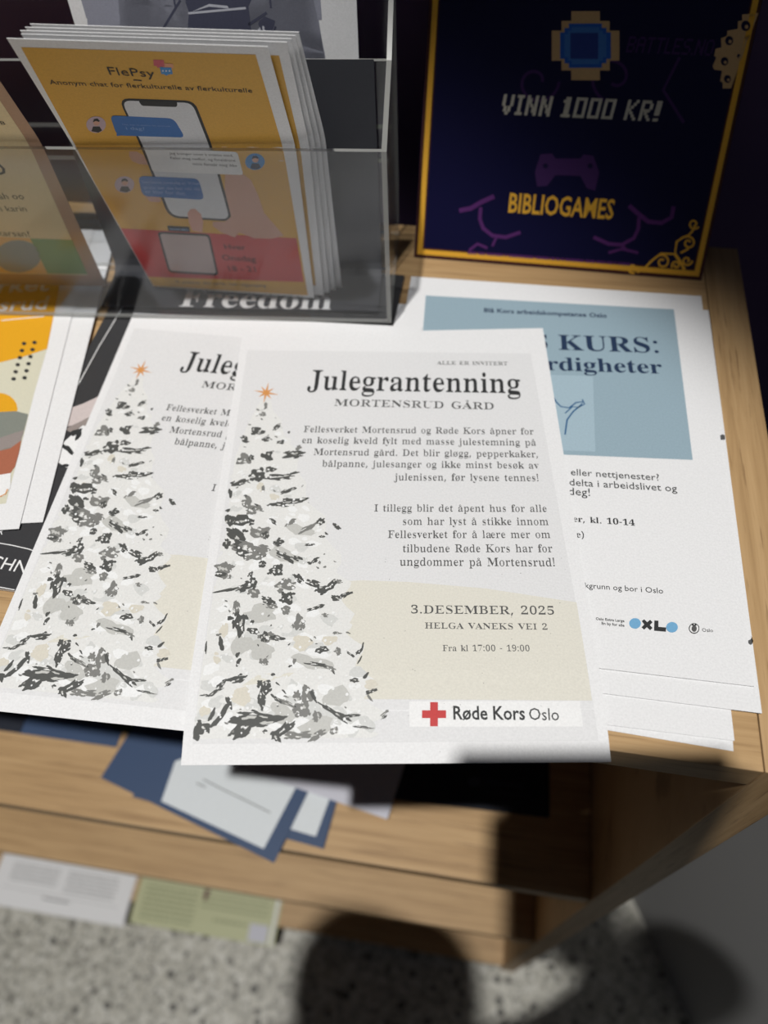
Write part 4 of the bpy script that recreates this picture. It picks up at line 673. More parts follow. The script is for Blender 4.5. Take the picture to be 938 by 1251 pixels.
   ('p', ((182.3, 152.2), (182.2, 153.2), (181.5, 153.8), (180.5, 153.7), (179.5, 153.0), (178.9, 151.9), (179.0, 150.8), (179.7, 150.2), (180.8, 150.3), (181.7, 151.0)), 5, 'ink_dark'),
   ('p', ((189.6, 151.8), (189.5, 152.8), (188.8, 153.4), (187.8, 153.3), (186.8, 152.6), (186.3, 151.5), (186.4, 150.4), (187.1, 149.8), (188.1, 149.9), (189.1, 150.7)), 5, 'ink_dark'),
   ('p', ((182.2, 159.0), (182.1, 160.1), (181.5, 160.7), (180.4, 160.6), (179.5, 159.8), (178.9, 158.7), (179.0, 157.7), (179.7, 157.1), (180.7, 157.2), (181.7, 158.0)), 5, 'ink_dark'),
   ('p', ((189.6, 158.7), (189.5, 159.7), (188.8, 160.3), (187.8, 160.2), (186.8, 159.5), (186.3, 158.4), (186.4, 157.4), (187.1, 156.8), (188.1, 156.9), (189.1, 157.6)), 5, 'ink_dark'),
   ('p', ((182.2, 165.8), (182.1, 166.9), (181.4, 167.4), (180.4, 167.3), (179.5, 166.6), (178.9, 165.5), (179.0, 164.5), (179.7, 163.9), (180.7, 164.0), (181.7, 164.8)), 5, 'ink_dark'),
   ('p', ((189.6, 165.5), (189.5, 166.5), (188.8, 167.1), (187.8, 167.0), (186.8, 166.3), (186.3, 165.2), (186.4, 164.2), (187.1, 163.6), (188.1, 163.7), (189.1, 164.4)), 5, 'ink_dark'),
   ('p', ((182.2, 172.5), (182.1, 173.5), (181.4, 174.1), (180.4, 174.0), (179.4, 173.3), (178.9, 172.2), (179.0, 171.2), (179.7, 170.7), (180.7, 170.8), (181.7, 171.5)), 5, 'ink_dark'),
   ('p', ((189.6, 172.2), (189.5, 173.2), (188.8, 173.8), (187.8, 173.7), (186.9, 173.0), (186.3, 171.9), (186.4, 170.9), (187.1, 170.3), (188.1, 170.4), (189.1, 171.1)), 5, 'ink_dark'),
   ('t', 'Mortensrud', 'bold', 92.0, 100.1, 189.5, 102.5, 1.0, 5, 'print_white'),
   ('t', 'Fellesverket', 'bold', 73.8, 77.5, 187.2, 81.9, 1.0, 5, 'print_white'),
   ('l', ((158.9, 112.0), (189.5, 110.4)), 0.9, 5, 'print_white'),
  ],
  'M': [
   ('l', ((10.7, 38.2), (7.2, 104.7), (6.6, 151.2)), 0.7, 2, 'print_white'),
   ('p', ((12.7, 178.2), (9.9, 161.4), (16.4, 157.0), (25.0, 148.7), (31.6, 146.0), (36.0, 164.8), (23.3, 170.8), (20.4, 173.8)), 2, 'print_blush'),
   ('p', ((12.7, 179.9), (22.0, 171.0), (31.5, 160.2), (34.0, 173.6), (24.3, 183.3)), 2.5, 'print_stone'),
   ('p', ((18.1, 200.5), (17.3, 189.3), (23.7, 175.0), (30.7, 175.7), (36.8, 201.1), (27.1, 209.6), (20.6, 206.6)), 3, 'print_white'),
   ('b', 21.4, 181.2, 4.4, -3.2, 1.3, 1.7, 4, 'ink_dark'),
   ('b', 21.8, 195.2, 5.3, 3.8, -0.6, 1.7, 4, 'ink_dark'),
   ('b', 25.3, 208.3, 3.3, -1.3, 0.7, 1.1, 4, 'ink_dark'),
   ('b', 24.3, 183.3, 1.7, 0.4, 0.5, 4.6, 4, 'ink_dark'),
   ('l', ((2.6, 268.8), (9.8, 268.4), (17.4, 268.7), (28.9, 269.8), (39.8, 272.2)), 0.6, 2, 'print_white'),
   ('l', ((15.7, 296.0), (22.9, 296.1), (32.0, 296.5)), 0.6, 2, 'print_white'),
   ('t', 'TEICHNUNG', 'sans', -6.2, 283.6, 58.0, 286.9, 1.0, 3, 'print_white'),
   ('t', 'WIR', 'sans', -2.6, 263.3, 8.6, 262.5, 1.0, 3, 'print_white'),
  ],
  'FL': [
   ('p', ((4.3, 5.9), (115.2, 6.1), (115.1, 91.1), (117.4, 219.8), (-6.9, 221.8), (-1.6, 170.3), (1.5, 91.8)), 1, 'print_mustard'),
   ('p', ((-1.3, 161.3), (115.1, 164.2), (115.8, 206.4), (-6.6, 211.6)), 2, 'print_brick'),
   ('p', ((-7.3, 211.2), (115.8, 205.9), (116.9, 219.0), (-6.6, 220.9)), 3, 'print_mustard'),
   ('t', 'FlePsy', 'sans', 40.4, 25.1, 62.6, 26.2, 1.0, 5, 'ink_dark'),
   ('l', ((50.9, 29.0), (54.9, 29.2)), 0.8, 5, 'ink_dark'),
   ('p', ((65.2, 12.2), (70.2, 12.2), (69.3, 17.4), (67.3, 17.4), (65.7, 18.8), (65.4, 17.2), (64.2, 16.9)), 4, 'print_rose'),
   ('p', ((68.4, 14.8), (73.9, 14.9), (73.3, 18.5), (68.5, 18.7)), 3.5, 'print_peach'),
   ('p', ((66.8, 17.8), (72.3, 17.9), (71.8, 23.1), (69.7, 23.5), (68.2, 24.6), (67.3, 23.3), (66.1, 23.4)), 5, 'print_azure'),
   ('p', ((68.0, 20.6), (67.8, 21.1), (67.4, 21.3), (67.2, 21.1), (67.2, 20.7), (67.5, 20.2), (67.8, 20.0), (68.0, 20.2)), 6, 'print_white'),
   ('p', ((69.6, 20.6), (69.4, 21.1), (69.1, 21.3), (68.8, 21.1), (68.8, 20.6), (69.1, 20.1), (69.4, 19.9), (69.6, 20.1)), 6, 'print_white'),
   ('p', ((71.2, 20.5), (71.0, 21.0), (70.7, 21.2), (70.4, 21.0), (70.4, 20.5), (70.7, 20.1), (71.0, 19.9), (71.2, 20.0)), 6, 'print_white'),
   ('t', 'Anonym chat for flerkulturelle av flerkulturelle', 'sans', 8.0, 34.1, 108.1, 37.5, 1.05, 5, 'ink_dark'),
   ('p', ((38.4, 53.7), (38.9, 49.9), (40.0, 47.2), (41.7, 45.6), (44.1, 45.1), (72.3, 45.8), (74.6, 46.4), (76.1, 48.2), (77.0, 51.1), (77.1, 55.2), (76.5, 142.8), (76.1, 146.5), (75.0, 149.2), (73.0, 150.7), (70.1, 151.2), (42.8, 150.1), (39.9, 149.5), (37.9, 147.8), (36.6, 145.1), (36.3, 141.4)), 3, 'ink_dark'),
   ('p', ((39.5, 54.2), (39.9, 51.0), (40.8, 48.7), (42.3, 47.4), (44.2, 47.0), (71.4, 47.7), (73.3, 48.2), (74.6, 49.7), (75.3, 52.1), (75.5, 55.5), (74.9, 142.5), (74.7, 145.6), (73.7, 147.7), (72.0, 149.0), (69.7, 149.4), (43.6, 148.3), (41.2, 147.7), (39.5, 146.3), (38.5, 144.1), (38.1, 141.1)), 4, 'print_screen'),
   ('p', ((48.5, 48.2), (48.5, 47.5), (48.7, 47.0), (49.0, 46.7), (49.4, 46.6), (67.1, 47.1), (67.6, 47.2), (67.8, 47.6), (67.8, 48.2), (67.6, 49.1), (67.4, 49.9), (67.1, 50.8), (66.7, 51.4), (66.2, 51.8), (65.7, 51.9), (49.9, 51.4), (49.5, 51.3), (49.1, 50.9), (48.8, 50.4), (48.7, 49.7)), 5, 'ink_dark'),
   ('p', ((30.0, 96.0), (33.9, 96.0), (37.0, 99.0), (37.2, 106.5), (32.2, 105.9), (29.0, 103.7), (28.6, 99.6)), 3.5, 'print_skin'),
   ('p', ((27.1, 131.1), (34.8, 130.5), (36.1, 135.3), (33.8, 136.7), (28.3, 136.2)), 3.5, 'print_skin'),
   ('p', ((79.4, 113.0), (89.6, 112.0), (93.8, 116.9), (96.1, 128.8), (97.4, 143.0), (107.2, 162.4), (98.9, 165.4), (87.5, 165.7), (78.4, 161.0), (71.2, 151.7), (76.1, 147.3), (76.4, 138.4), (76.7, 125.9)), 3.6, 'print_skin'),
   ('p', ((49.2, 145.1), (52.1, 141.6), (55.0, 141.1), (57.5, 145.7), (57.3, 152.3), (54.1, 162.3), (47.9, 160.7), (47.9, 152.8)), 6, 'print_skin_pale'),
   ('p', ((63.5, 152.1), (71.2, 151.7), (78.4, 161.0), (74.6, 165.6), (66.9, 161.6), (62.5, 156.0)), 3.4, 'print_skin'),
   ('p', ((29.1, 66.1), (29.5, 63.8), (30.2, 62.3), (31.2, 61.3), (32.5, 61.1), (59.5, 62.7), (60.8, 63.1), (61.8, 64.0), (62.5, 65.5), (62.9, 67.6), (63.7, 77.3), (63.7, 79.5), (63.3, 81.1), (62.5, 82.0), (61.2, 82.3), (30.6, 81.1), (29.3, 80.7), (28.5, 79.6), (28.1, 77.9), (28.1, 75.5)), 5, 'print_azure_deep'),
   ('p', ((27.8, 119.5), (28.3, 117.6), (29.2, 116.3), (30.4, 115.5), (31.9, 115.2), (60.2, 116.2), (61.6, 116.5), (62.6, 117.3), (63.2, 118.7), (63.3, 120.6), (63.0, 129.0), (62.7, 130.9), (62.0, 132.3), (60.9, 133.1), (59.4, 133.3), (29.0, 131.7), (27.6, 131.3), (26.7, 130.4), (26.3, 128.9), (26.4, 126.9)), 7, 'print_azure_deep'),
   ('p', ((27.9, 79.2), (30.0, 76.6), (30.5, 80.9), (27.4, 81.7)), 5, 'print_azure_deep'),
   ('p', ((39.1, 94.6), (39.3, 93.5), (39.7, 92.8), (40.2, 92.3), (41.0, 92.2), (88.1, 95.2), (88.9, 95.4), (89.4, 95.9), (89.7, 96.7), (89.8, 97.7), (90.0, 110.7), (89.9, 111.7), (89.6, 112.4), (89.1, 112.8), (88.3, 112.9), (39.9, 111.5), (39.1, 111.4), (38.6, 111.0), (38.3, 110.2), (38.3, 109.3)), 6.5, 'print_white'),
   ('t', 'Hei, kan vi snakke litt sammen', 'sans', 33.9, 70.1, 58.7, 71.2, 1, 8, 'print_powder'),
   ('t', 'i dag?', 'sans', 34.6, 74.5, 44.4, 75.1, 1, 8, 'print_powder'),
   ('t', 'Det høres vanskelig ut. Vi kan', 'sans', 29.3, 120.7, 63.0, 121.1, 1, 8, 'print_powder'),
   ('t', 'prate om det her når du', 'sans', 28.8, 125.3, 61.8, 125.7, 1, 8, 'print_powder'),
   ('t', 'er klar for det.', 'sans', 28.3, 128.9, 52.9, 129.8, 1, 8, 'print_powder'),
   ('t', 'Jeg trenger noen å snakke med.', 'sans', 51.8, 97.8, 86.9, 99.1, 1, 8, 'ink_dark'),
   ('t', 'Føler meg nedfor, og foreldrene', 'sans', 51.5, 101.6, 87.4, 102.9, 1, 8, 'ink_dark'),
   ('t', 'mine forstår meg ikke', 'sans', 62.9, 106.0, 87.7, 106.8, 1, 8, 'ink_dark'),
   ('p', ((24.8, 70.2), (23.8, 72.8), (22.4, 75.1), (20.6, 77.0), (18.8, 78.3), (17.0, 78.8), (15.5, 78.4), (14.4, 77.2), (13.8, 75.4), (13.8, 73.0), (14.3, 70.5), (15.3, 67.9), (16.8, 65.6), (18.5, 63.8), (20.3, 62.6), (22.0, 62.2), (23.5, 62.5), (24.6, 63.6), (25.3, 65.4), (25.3, 67.6)), 4, 'print_lilac'),
   ('p', ((22.2, 68.1), (21.5, 69.6), (20.5, 70.8), (19.5, 71.2), (18.8, 70.8), (18.5, 69.7), (18.7, 68.2), (19.4, 66.7), (20.4, 65.6), (21.4, 65.2), (22.1, 65.5), (22.4, 66.6)), 6, 'print_skin'),
   ('p', ((15.0, 77.0), (17.4, 72.1), (20.9, 72.0), (21.1, 76.0), (18.4, 78.3)), 5, 'ink_dark'),
   ('p', ((18.6, 67.8), (20.2, 64.6), (22.2, 64.1), (22.8, 66.4), (21.9, 67.3), (20.7, 66.4)), 7, 'ink_dark'),
   ('p', ((23.8, 122.2), (22.8, 124.3), (21.3, 126.3), (19.4, 127.9), (17.3, 128.9), (15.3, 129.3), (13.6, 129.0), (12.3, 128.1), (11.5, 126.6), (11.4, 124.7), (12.0, 122.6), (13.1, 120.5), (14.6, 118.6), (16.5, 117.0), (18.4, 116.1), (20.3, 115.7), (22.0, 116.0), (23.3, 116.9), (24.1, 118.3), (24.3, 120.1)), 4, 'print_lilac'),
   ('p', ((20.8, 120.6), (20.1, 121.8), (19.0, 122.7), (17.9, 123.1), (17.0, 122.8), (16.6, 121.9), (16.8, 120.7), (17.6, 119.4), (18.6, 118.5), (19.7, 118.1), (20.6, 118.4), (21.0, 119.3)), 6, 'print_skin'),
   ('p', ((12.9, 127.9), (15.5, 123.9), (19.5, 123.8), (19.9, 127.0), (16.8, 128.9)), 5, 'ink_dark'),
   ('p', ((16.7, 120.3), (18.3, 117.6), (20.6, 117.2), (21.4, 119.1), (20.4, 119.9), (19.1, 119.2)), 7, 'ink_dark'),
   ('p', ((103.8, 102.8), (103.2, 104.7), (102.2, 106.4), (100.8, 107.8), (99.1, 108.7), (97.3, 109.0), (95.6, 108.7), (94.2, 107.9), (93.2, 106.6), (92.7, 104.9), (92.8, 103.0), (93.4, 101.0), (94.5, 99.2), (95.9, 97.7), (97.6, 96.7), (99.3, 96.4), (100.9, 96.7), (102.3, 97.6), (103.3, 99.1), (103.8, 100.8)), 4, 'print_azure'),
   ('p', ((100.6, 101.2), (100.2, 102.3), (99.4, 103.2), (98.4, 103.5), (97.6, 103.2), (97.0, 102.4), (97.0, 101.3), (97.4, 100.1), (98.2, 99.2), (99.2, 98.8), (100.0, 99.1), (100.6, 100.0)), 6, 'print_skin'),
   ('p', ((94.8, 107.8), (96.4, 104.2), (100.1, 104.1), (101.1, 107.0), (98.6, 108.7)), 5, 'ink_navy'),
   ('p', ((96.8, 100.9), (97.8, 98.3), (99.8, 98.0), (100.9, 99.8), (100.1, 100.5), (98.8, 99.9)), 7, 'ink_navy'),
   ('p', ((23.6, 167.0), (24.0, 165.2), (24.7, 164.0), (25.7, 163.3), (27.0, 163.0), (55.7, 163.5), (56.9, 163.7), (57.8, 164.5), (58.2, 165.7), (58.2, 167.5), (55.1, 200.3), (54.7, 202.2), (54.0, 203.6), (52.9, 204.5), (51.5, 204.7), (21.2, 204.8), (19.9, 204.5), (19.0, 203.6), (18.6, 202.2), (18.7, 200.2)), 5, 'ink_dark'),
   ('p', ((24.9, 167.6), (25.2, 166.3), (25.7, 165.5), (26.4, 165.0), (27.3, 164.8), (55.1, 165.4), (55.9, 165.5), (56.5, 166.1), (56.8, 167.0), (56.8, 168.2), (53.8, 199.2), (53.5, 200.6), (53.0, 201.5), (52.3, 202.1), (51.3, 202.3), (22.2, 202.3), (21.3, 202.1), (20.7, 201.5), (20.4, 200.5), (20.5, 199.1)), 6, 'print_grid'),
   ('p', ((32.4, 158.3), (32.5, 157.8), (32.7, 157.4), (33.0, 157.2), (33.4, 157.1), (46.0, 157.5), (46.4, 157.6), (46.6, 157.8), (46.7, 158.2), (46.7, 158.7), (46.4, 161.2), (46.3, 161.7), (46.1, 162.1), (45.8, 162.3), (45.4, 162.4), (32.7, 162.0), (32.3, 161.9), (32.1, 161.7), (32.0, 161.3), (32.0, 160.8)), 5, 'ink_dark'),
   ('t', 'SKANN MEG', 'bold', 33.4, 160.7, 45.3, 161.0, 1, 7, 'print_powder'),
   ('t', 'Hver', 'bold', 65.6, 177.0, 79.9, 177.1, 1, 6, 'ink_maroon'),
   ('t', 'Onsdag', 'bold', 61.5, 187.9, 85.0, 188.1, 1, 6, 'ink_maroon'),
   ('t', '18 - 21', 'bold', 63.7, 199.0, 83.2, 198.2, 1, 6, 'ink_maroon'),
   ('t', 'Vi snakker ditt språk, helt tilgjengelig.', 'sans', 19.6, 215.6, 88.4, 213.6, 1, 6, 'ink_grey'),
  ],
  'LF': [
   ('p', ((77.4, -5.3), (115.3, 26.0), (113.9, 109.4), (111.7, 209.7), (45.9, 209.8), (-9.1, 207.7), (21.5, 110.9)), 2, 'print_tan_light'),
   ('p', ((83.5, 173.2), (112.7, 174.0), (112.0, 208.8), (82.1, 208.8)), 4, 'print_green'),
   ('p', ((84.2, 190.8), (81.3, 196.1), (77.0, 200.9), (71.6, 204.9), (65.8, 207.5), (60.1, 208.5), (55.0, 207.8), (51.3, 205.4), (49.1, 201.6), (48.8, 196.9), (50.3, 191.7), (53.4, 186.5), (57.8, 181.9), (63.1, 178.2), (68.7, 175.8), (74.1, 174.9), (78.9, 175.6), (82.5, 177.8), (84.8, 181.2), (85.4, 185.7)), 4, 'print_steel'),
   ('p', ((47.9, 191.7), (44.6, 197.0), (39.8, 201.9), (33.9, 205.9), (27.4, 208.5), (21.2, 209.5), (15.8, 208.8), (11.7, 206.5), (9.5, 202.7), (9.3, 197.9), (11.1, 192.7), (14.7, 187.5), (19.6, 182.8), (25.4, 179.1), (31.5, 176.7), (37.4, 175.8), (42.6, 176.5), (46.5, 178.6), (48.8, 182.1), (49.3, 186.6)), 4, 'print_yellow'),
   ('p', ((11.3, 169.4), (83.5, 173.2), (82.1, 208.8), (9.4, 208.1)), 3, 'print_apricot'),
   ('t', 'ah oo', 'sans', 77.5, 138.1, 94.3, 137.8, 1.0, 5, 'ink_dark'),
   ('t', 'n karin', 'sans', 72.3, 148.7, 91.6, 148.3, 1, 5, 'ink_dark'),
   ('t', 'karsan?', 'sans', 62.5, 170.9, 84.8, 171.6, 1, 5, 'ink_dark'),
   ('t', 'O', 'bold', 81.6, 118.1, 91.7, 117.9, 1, 5, 'ink_dark'),
   ('t', 'TB', 'sans', 102.2, 70.4, 108.5, 71.3, 1, 5, 'ink_dark'),
  ],
  'PO': [
   ('p', ((0.0, 0.0), (214.0, 0.0), (211.5, 2.5), (2.5, 2.5)), 2, 'print_umber'),
   ('p', ((0.0, 297.0), (214.0, 297.0), (211.5, 294.5), (2.5, 294.5)), 2, 'print_umber'),
   ('p', ((0.0, 0.0), (2.5, 2.5), (2.5, 294.5), (0.0, 297.0)), 2, 'print_umber'),
   ('p', ((214.0, 0.0), (211.5, 2.5), (211.5, 294.5), (214.0, 297.0)), 2, 'print_umber'),
   ('p', ((2.5, 2.5), (211.5, 2.5), (207.8, 6.2), (6.2, 6.2)), 3, 'print_gold'),
   ('p', ((2.5, 294.5), (211.5, 294.5), (207.8, 290.8), (6.2, 290.8)), 3, 'print_gold'),
   ('p', ((2.5, 2.5), (6.2, 6.2), (6.2, 290.8), (2.5, 294.5)), 3, 'print_gold'),
   ('p', ((211.5, 2.5), (207.8, 6.2), (207.8, 290.8), (211.5, 294.5)), 3, 'print_gold'),
   ('p', ((6.2, 6.2), (207.8, 6.2), (206.6, 7.4), (7.4, 7.4)), 2, 'print_umber'),
   ('p', ((6.2, 290.8), (207.8, 290.8), (206.6, 289.6), (7.4, 289.6)), 2, 'print_umber'),
   ('p', ((6.2, 6.2), (7.4, 7.4), (7.4, 289.6), (6.2, 290.8)), 2, 'print_umber'),
   ('p', ((207.8, 6.2), (206.6, 7.4), (206.6, 289.6), (207.8, 290.8)), 2, 'print_umber'),
   ('t', 'BIBLIOGAMES', 'bold', 67.9, 259.8, 143.3, 259.4, 1.5, 6, 'print_gold'),
   ('x', 'VINN 1000 KR!', 55.1, 196.1, 163.1, 195.2, 0, 6, 'print_bone', 0.12),
   ('x', 'BATTLES.NO', 134.0, 155.3, 189.2, 155.2, 0, 5, 'print_plum', 0.12),
   ('p', ((95.0, 133.4), (113.4, 132.8), (114.3, 138.2), (120.6, 138.0), (121.5, 143.4), (127.8, 143.2), (130.8, 160.3), (124.5, 160.6), (125.4, 166.3), (119.0, 166.5), (119.9, 172.3), (100.9, 173.1), (100.0, 167.4), (93.5, 167.6), (92.7, 161.9), (86.2, 162.2), (83.8, 144.8), (90.2, 144.6), (89.4, 139.1), (95.8, 138.8)), 3, 'print_bronze'),
   ('p', ((94.4, 140.4), (115.9, 139.6), (116.3, 142.1), (119.2, 142.0), (119.6, 144.5), (122.5, 144.4), (125.1, 159.5), (122.2, 159.7), (122.6, 162.2), (119.7, 162.3), (120.1, 164.9), (98.2, 165.9), (97.8, 163.3), (94.9, 163.4), (94.5, 160.8), (91.6, 160.9), (89.4, 145.6), (92.3, 145.5), (91.9, 143.0), (94.8, 142.9)), 4, 'print_cobalt'),
   ('p', ((96.5, 142.3), (114.5, 141.7), (114.8, 143.7), (117.1, 143.6), (117.5, 145.6), (119.8, 145.5), (122.0, 158.6), (119.7, 158.7), (120.0, 160.8), (117.7, 160.9), (118.0, 162.9), (99.7, 163.7), (99.4, 161.6), (97.0, 161.7), (96.7, 159.7), (94.4, 159.8), (92.4, 146.5), (94.8, 146.4), (94.5, 144.4), (96.8, 144.3)), 5, 'print_azure_deep'),
   ('p', ((96.2, 145.7), (114.3, 145.0), (116.7, 159.9), (98.4, 160.6)), 6, 'print_navy_light'),
   ('p', ((213.0, 130.3), (203.2, 131.6), (204.0, 134.8), (201.5, 135.2), (202.3, 139.4), (196.2, 140.7), (196.5, 143.6), (193.1, 145.0), (194.6, 150.0), (191.1, 151.1), (191.1, 155.1), (192.6, 155.9), (191.5, 161.0), (192.8, 162.8), (198.0, 163.3), (198.1, 169.3), (200.0, 170.1), (200.7, 173.5), (206.0, 173.2)), 3, 'print_bronze'),
   ('p', ((209.8, 137.5), (209.7, 139.3), (208.5, 140.4), (206.7, 140.5), (204.9, 139.5), (204.0, 137.8), (204.1, 136.0), (205.3, 134.9), (207.1, 134.8), (208.8, 135.8)), 4, 'print_navy'),
   ('p', ((208.7, 138.1), (208.6, 138.9), (207.8, 139.3), (206.9, 139.0), (206.4, 138.2), (206.5, 137.3), (207.3, 137.0), (208.2, 137.3)), 5, 'print_bronze'),
   ('p', ((201.1, 146.1), (201.0, 147.6), (199.9, 148.6), (198.3, 148.7), (196.8, 147.8), (196.0, 146.3), (196.1, 144.7), (197.2, 143.7), (198.8, 143.6), (200.3, 144.5)), 4, 'print_navy'),
   ('p', ((200.3, 146.6), (200.1, 147.3), (199.5, 147.7), (198.7, 147.4), (198.2, 146.7), (198.3, 145.9), (199.0, 145.6), (199.8, 145.9)), 5, 'print_bronze'),
   ('p', ((200.7, 157.8), (200.6, 159.2), (199.6, 160.2), (198.1, 160.3), (196.7, 159.4), (195.9, 158.0), (196.0, 156.5), (197.0, 155.5), (198.5, 155.5), (199.9, 156.3)), 4, 'print_navy'),
   ('p', ((199.9, 158.3), (199.8, 159.0), (199.2, 159.3), (198.4, 159.1), (198.0, 158.4), (198.1, 157.7), (198.7, 157.4), (199.5, 157.6)), 5, 'print_bronze'),
   ('p', ((204.7, 167.8), (204.6, 169.2), (203.7, 170.1), (202.3, 170.1), (201.0, 169.3), (200.2, 168.0), (200.3, 166.6), (201.3, 165.7), (202.7, 165.6), (204.0, 166.4)), 4, 'print_navy'),
   ('p', ((204.1, 168.3), (204.0, 169.0), (203.4, 169.3), (202.7, 169.0), (202.3, 168.4), (202.4, 167.8), (203.0, 167.5), (203.7, 167.7)), 5, 'print_bronze'),
   ('p', ((207.6, 154.5), (207.5, 155.1), (207.1, 155.6), (206.4, 155.6), (205.7, 155.2), (205.4, 154.5), (205.4, 153.9), (205.9, 153.4), (206.6, 153.4), (207.2, 153.8)), 4, 'print_navy'),
   ('p', ((207.6, 155.0), (207.5, 155.3), (207.3, 155.4), (206.9, 155.3), (206.7, 155.0), (206.8, 154.7), (207.0, 154.5), (207.4, 154.6)), 5, 'print_bronze'),
   ('l', ((201.8, 259.6), (200.4, 263.7), (198.3, 266.8), (195.0, 268.3), (191.1, 271.6), (191.5, 280.2), (181.7, 280.6), (176.2, 286.0), (172.5, 291.1), (167.5, 295.1)), 1.5, 5, 'print_gold'),
   ('l', ((195.9, 268.3), (197.3, 267.7), (199.0, 267.6), (200.6, 268.1), (201.9, 269.0), (202.8, 270.3), (203.2, 271.7), (203.0, 273.0), (202.4, 274.0), (201.4, 274.7), (200.2, 274.9), (199.1, 274.7), (198.1, 274.1), (197.4, 273.3), (197.0, 272.4), (197.1, 271.5), (197.4, 270.8), (198.0, 270.4), (198.6, 270.2), (199.3, 270.2), (199.9, 270.5), (200.3, 271.0), (200.5, 271.4)), 1.3, 5, 'print_gold'),
   ('l', ((179.2, 283.1), (180.6, 282.0), (182.3, 281.5), (184.0, 281.6), (185.7, 282.4), (186.9, 283.5), (187.7, 284.9), (187.9, 286.4), (187.6, 287.7), (186.9, 288.8), (185.8, 289.4), (184.6, 289.6), (183.4, 289.4), (182.4, 288.8), (181.7, 287.9), (181.3, 287.0), (181.3, 286.1), (181.6, 285.3), (182.2, 284.8), (182.8, 284.6), (183.5, 284.6), (184.1, 284.9), (184.5, 285.3)), 1.3, 5, 'print_gold'),
   ('l', ((204.5, 283.8), (204.5, 285.0), (204.0, 286.0), (203.2, 286.7), (202.2, 287.1), (201.1, 287.1), (200.1, 286.7), (199.2, 286.1), (198.6, 285.3), (198.4, 284.4), (198.4, 283.6), (198.8, 282.9), (199.3, 282.4), (200.0, 282.2), (200.7, 282.2), (201.3, 282.4), (201.8, 282.8), (202.1, 283.3), (202.3, 283.8), (202.2, 284.3), (202.0, 284.6), (201.7, 284.8), (201.3, 284.9)), 1.3, 5, 'print_gold'),
   ('l', ((191.6, 289.7), (191.1, 288.7), (191.0, 287.7), (191.2, 286.7), (191.7, 286.0), (192.4, 285.6), (193.3, 285.4), (194.1, 285.5), (194.9, 285.9), (195.5, 286.5), (195.8, 287.2), (195.9, 287.9), (195.8, 288.5), (195.4, 289.0), (195.0, 289.2), (194.4, 289.3), (193.9, 289.2), (193.4, 289.0), (193.1, 288.7), (193.0, 288.3), (192.9, 287.9), (193.0, 287.6), (193.2, 287.4)), 1.3, 5, 'print_gold'),
   ('l', ((204.2, 260.4), (203.5, 261.3), (202.5, 261.9), (201.3, 262.1), (200.2, 261.9), (199.1, 261.4), (198.3, 260.6), (197.8, 259.7), (197.7, 258.8), (197.9, 257.9), (198.4, 257.3), (199.0, 256.8), (199.8, 256.7), (200.6, 256.8), (201.2, 257.2), (201.7, 257.7), (202.0, 258.2), (202.1, 258.8), (201.9, 259.3), (201.7, 259.6), (201.3, 259.8), (200.9, 259.9), (200.5, 259.7)), 1.3, 5, 'print_gold'),
   ('l', ((165.6, 295.7), (164.6, 295.9), (163.5, 295.8), (162.5, 295.3), (161.7, 294.7), (161.2, 293.8), (161.0, 292.9), (161.0, 292.1), (161.3, 291.3), (161.9, 290.8), (162.5, 290.4), (163.2, 290.4), (163.9, 290.5), (164.5, 290.8), (165.0, 291.3), (165.3, 291.8), (165.4, 292.3), (165.3, 292.8), (165.0, 293.2), (164.7, 293.4), (164.4, 293.5), (164.0, 293.5), (163.7, 293.4)), 1.3, 5, 'print_gold'),
   ('l', ((191.5, 280.2), (195.8, 284.5), (200.6, 290.6)), 2.0, 5, 'print_gold'),
   ('l', ((195.4, 279.0), (200.3, 275.9)), 1.4, 5, 'print_gold'),
   ('l', ((31.8, 261.3), (40.3, 259.1), (47.2, 254.5), (56.5, 249.8)), 3.2, 3, 'print_violet'),
   ('l', ((47.5, 257.9), (47.6, 266.0), (50.7, 272.3), (58.1, 277.0), (68.1, 277.5), (78.6, 273.2)), 2.6, 3, 'print_violet'),
   ('l', ((41.8, 288.9), (47.6, 283.7), (55.3, 286.2)), 2, 3, 'print_violet'),
   ('l', ((61.2, 278.0), (58.9, 284.5)), 1.8, 3, 'print_violet'),
   ('l', ((153.3, 249.7), (160.8, 254.8), (168.7, 259.5), (178.0, 259.7), (184.2, 255.5), (184.1, 248.1)), 3.0, 3, 'print_violet'),
   ('l', ((161.7, 257.0), (162.6, 264.9), (160.6, 271.4), (152.9, 276.6), (143.4, 276.6), (131.9, 272.8)), 2.6, 3, 'print_violet'),
   ('l', ((144.4, 282.9), (153.4, 279.4), (165.7, 281.3)), 2, 3, 'print_violet'),
   ('l', ((152.9, 276.6), (157.2, 280.3)), 1.8, 3, 'print_violet'),
   ('p', ((40.9, 289.5), (43.1, 289.5), (43.3, 291.6), (41.1, 291.7)), 4, 'print_violet'),
   ('p', ((43.6, 289.5), (45.4, 289.5), (45.6, 291.6), (43.8, 291.6)), 4, 'print_violet'),
   ('p', ((45.9, 289.5), (47.1, 289.4), (47.4, 291.6), (46.1, 291.6)), 4, 'print_violet'),
   ('p', ((48.7, 289.4), (49.9, 289.4), (50.1, 291.6), (48.9, 291.6)), 4, 'print_violet'),
   ('p', ((50.4, 289.4), (52.2, 289.4), (52.4, 291.6), (50.6, 291.6)), 4, 'print_violet'),
   ('p', ((52.7, 289.4), (53.9, 289.4), (54.1, 291.6), (52.9, 291.6)), 4, 'print_violet'),
   ('p', ((55.4, 289.4), (57.2, 289.4), (57.4, 291.5), (55.6, 291.5)), 4, 'print_violet'),
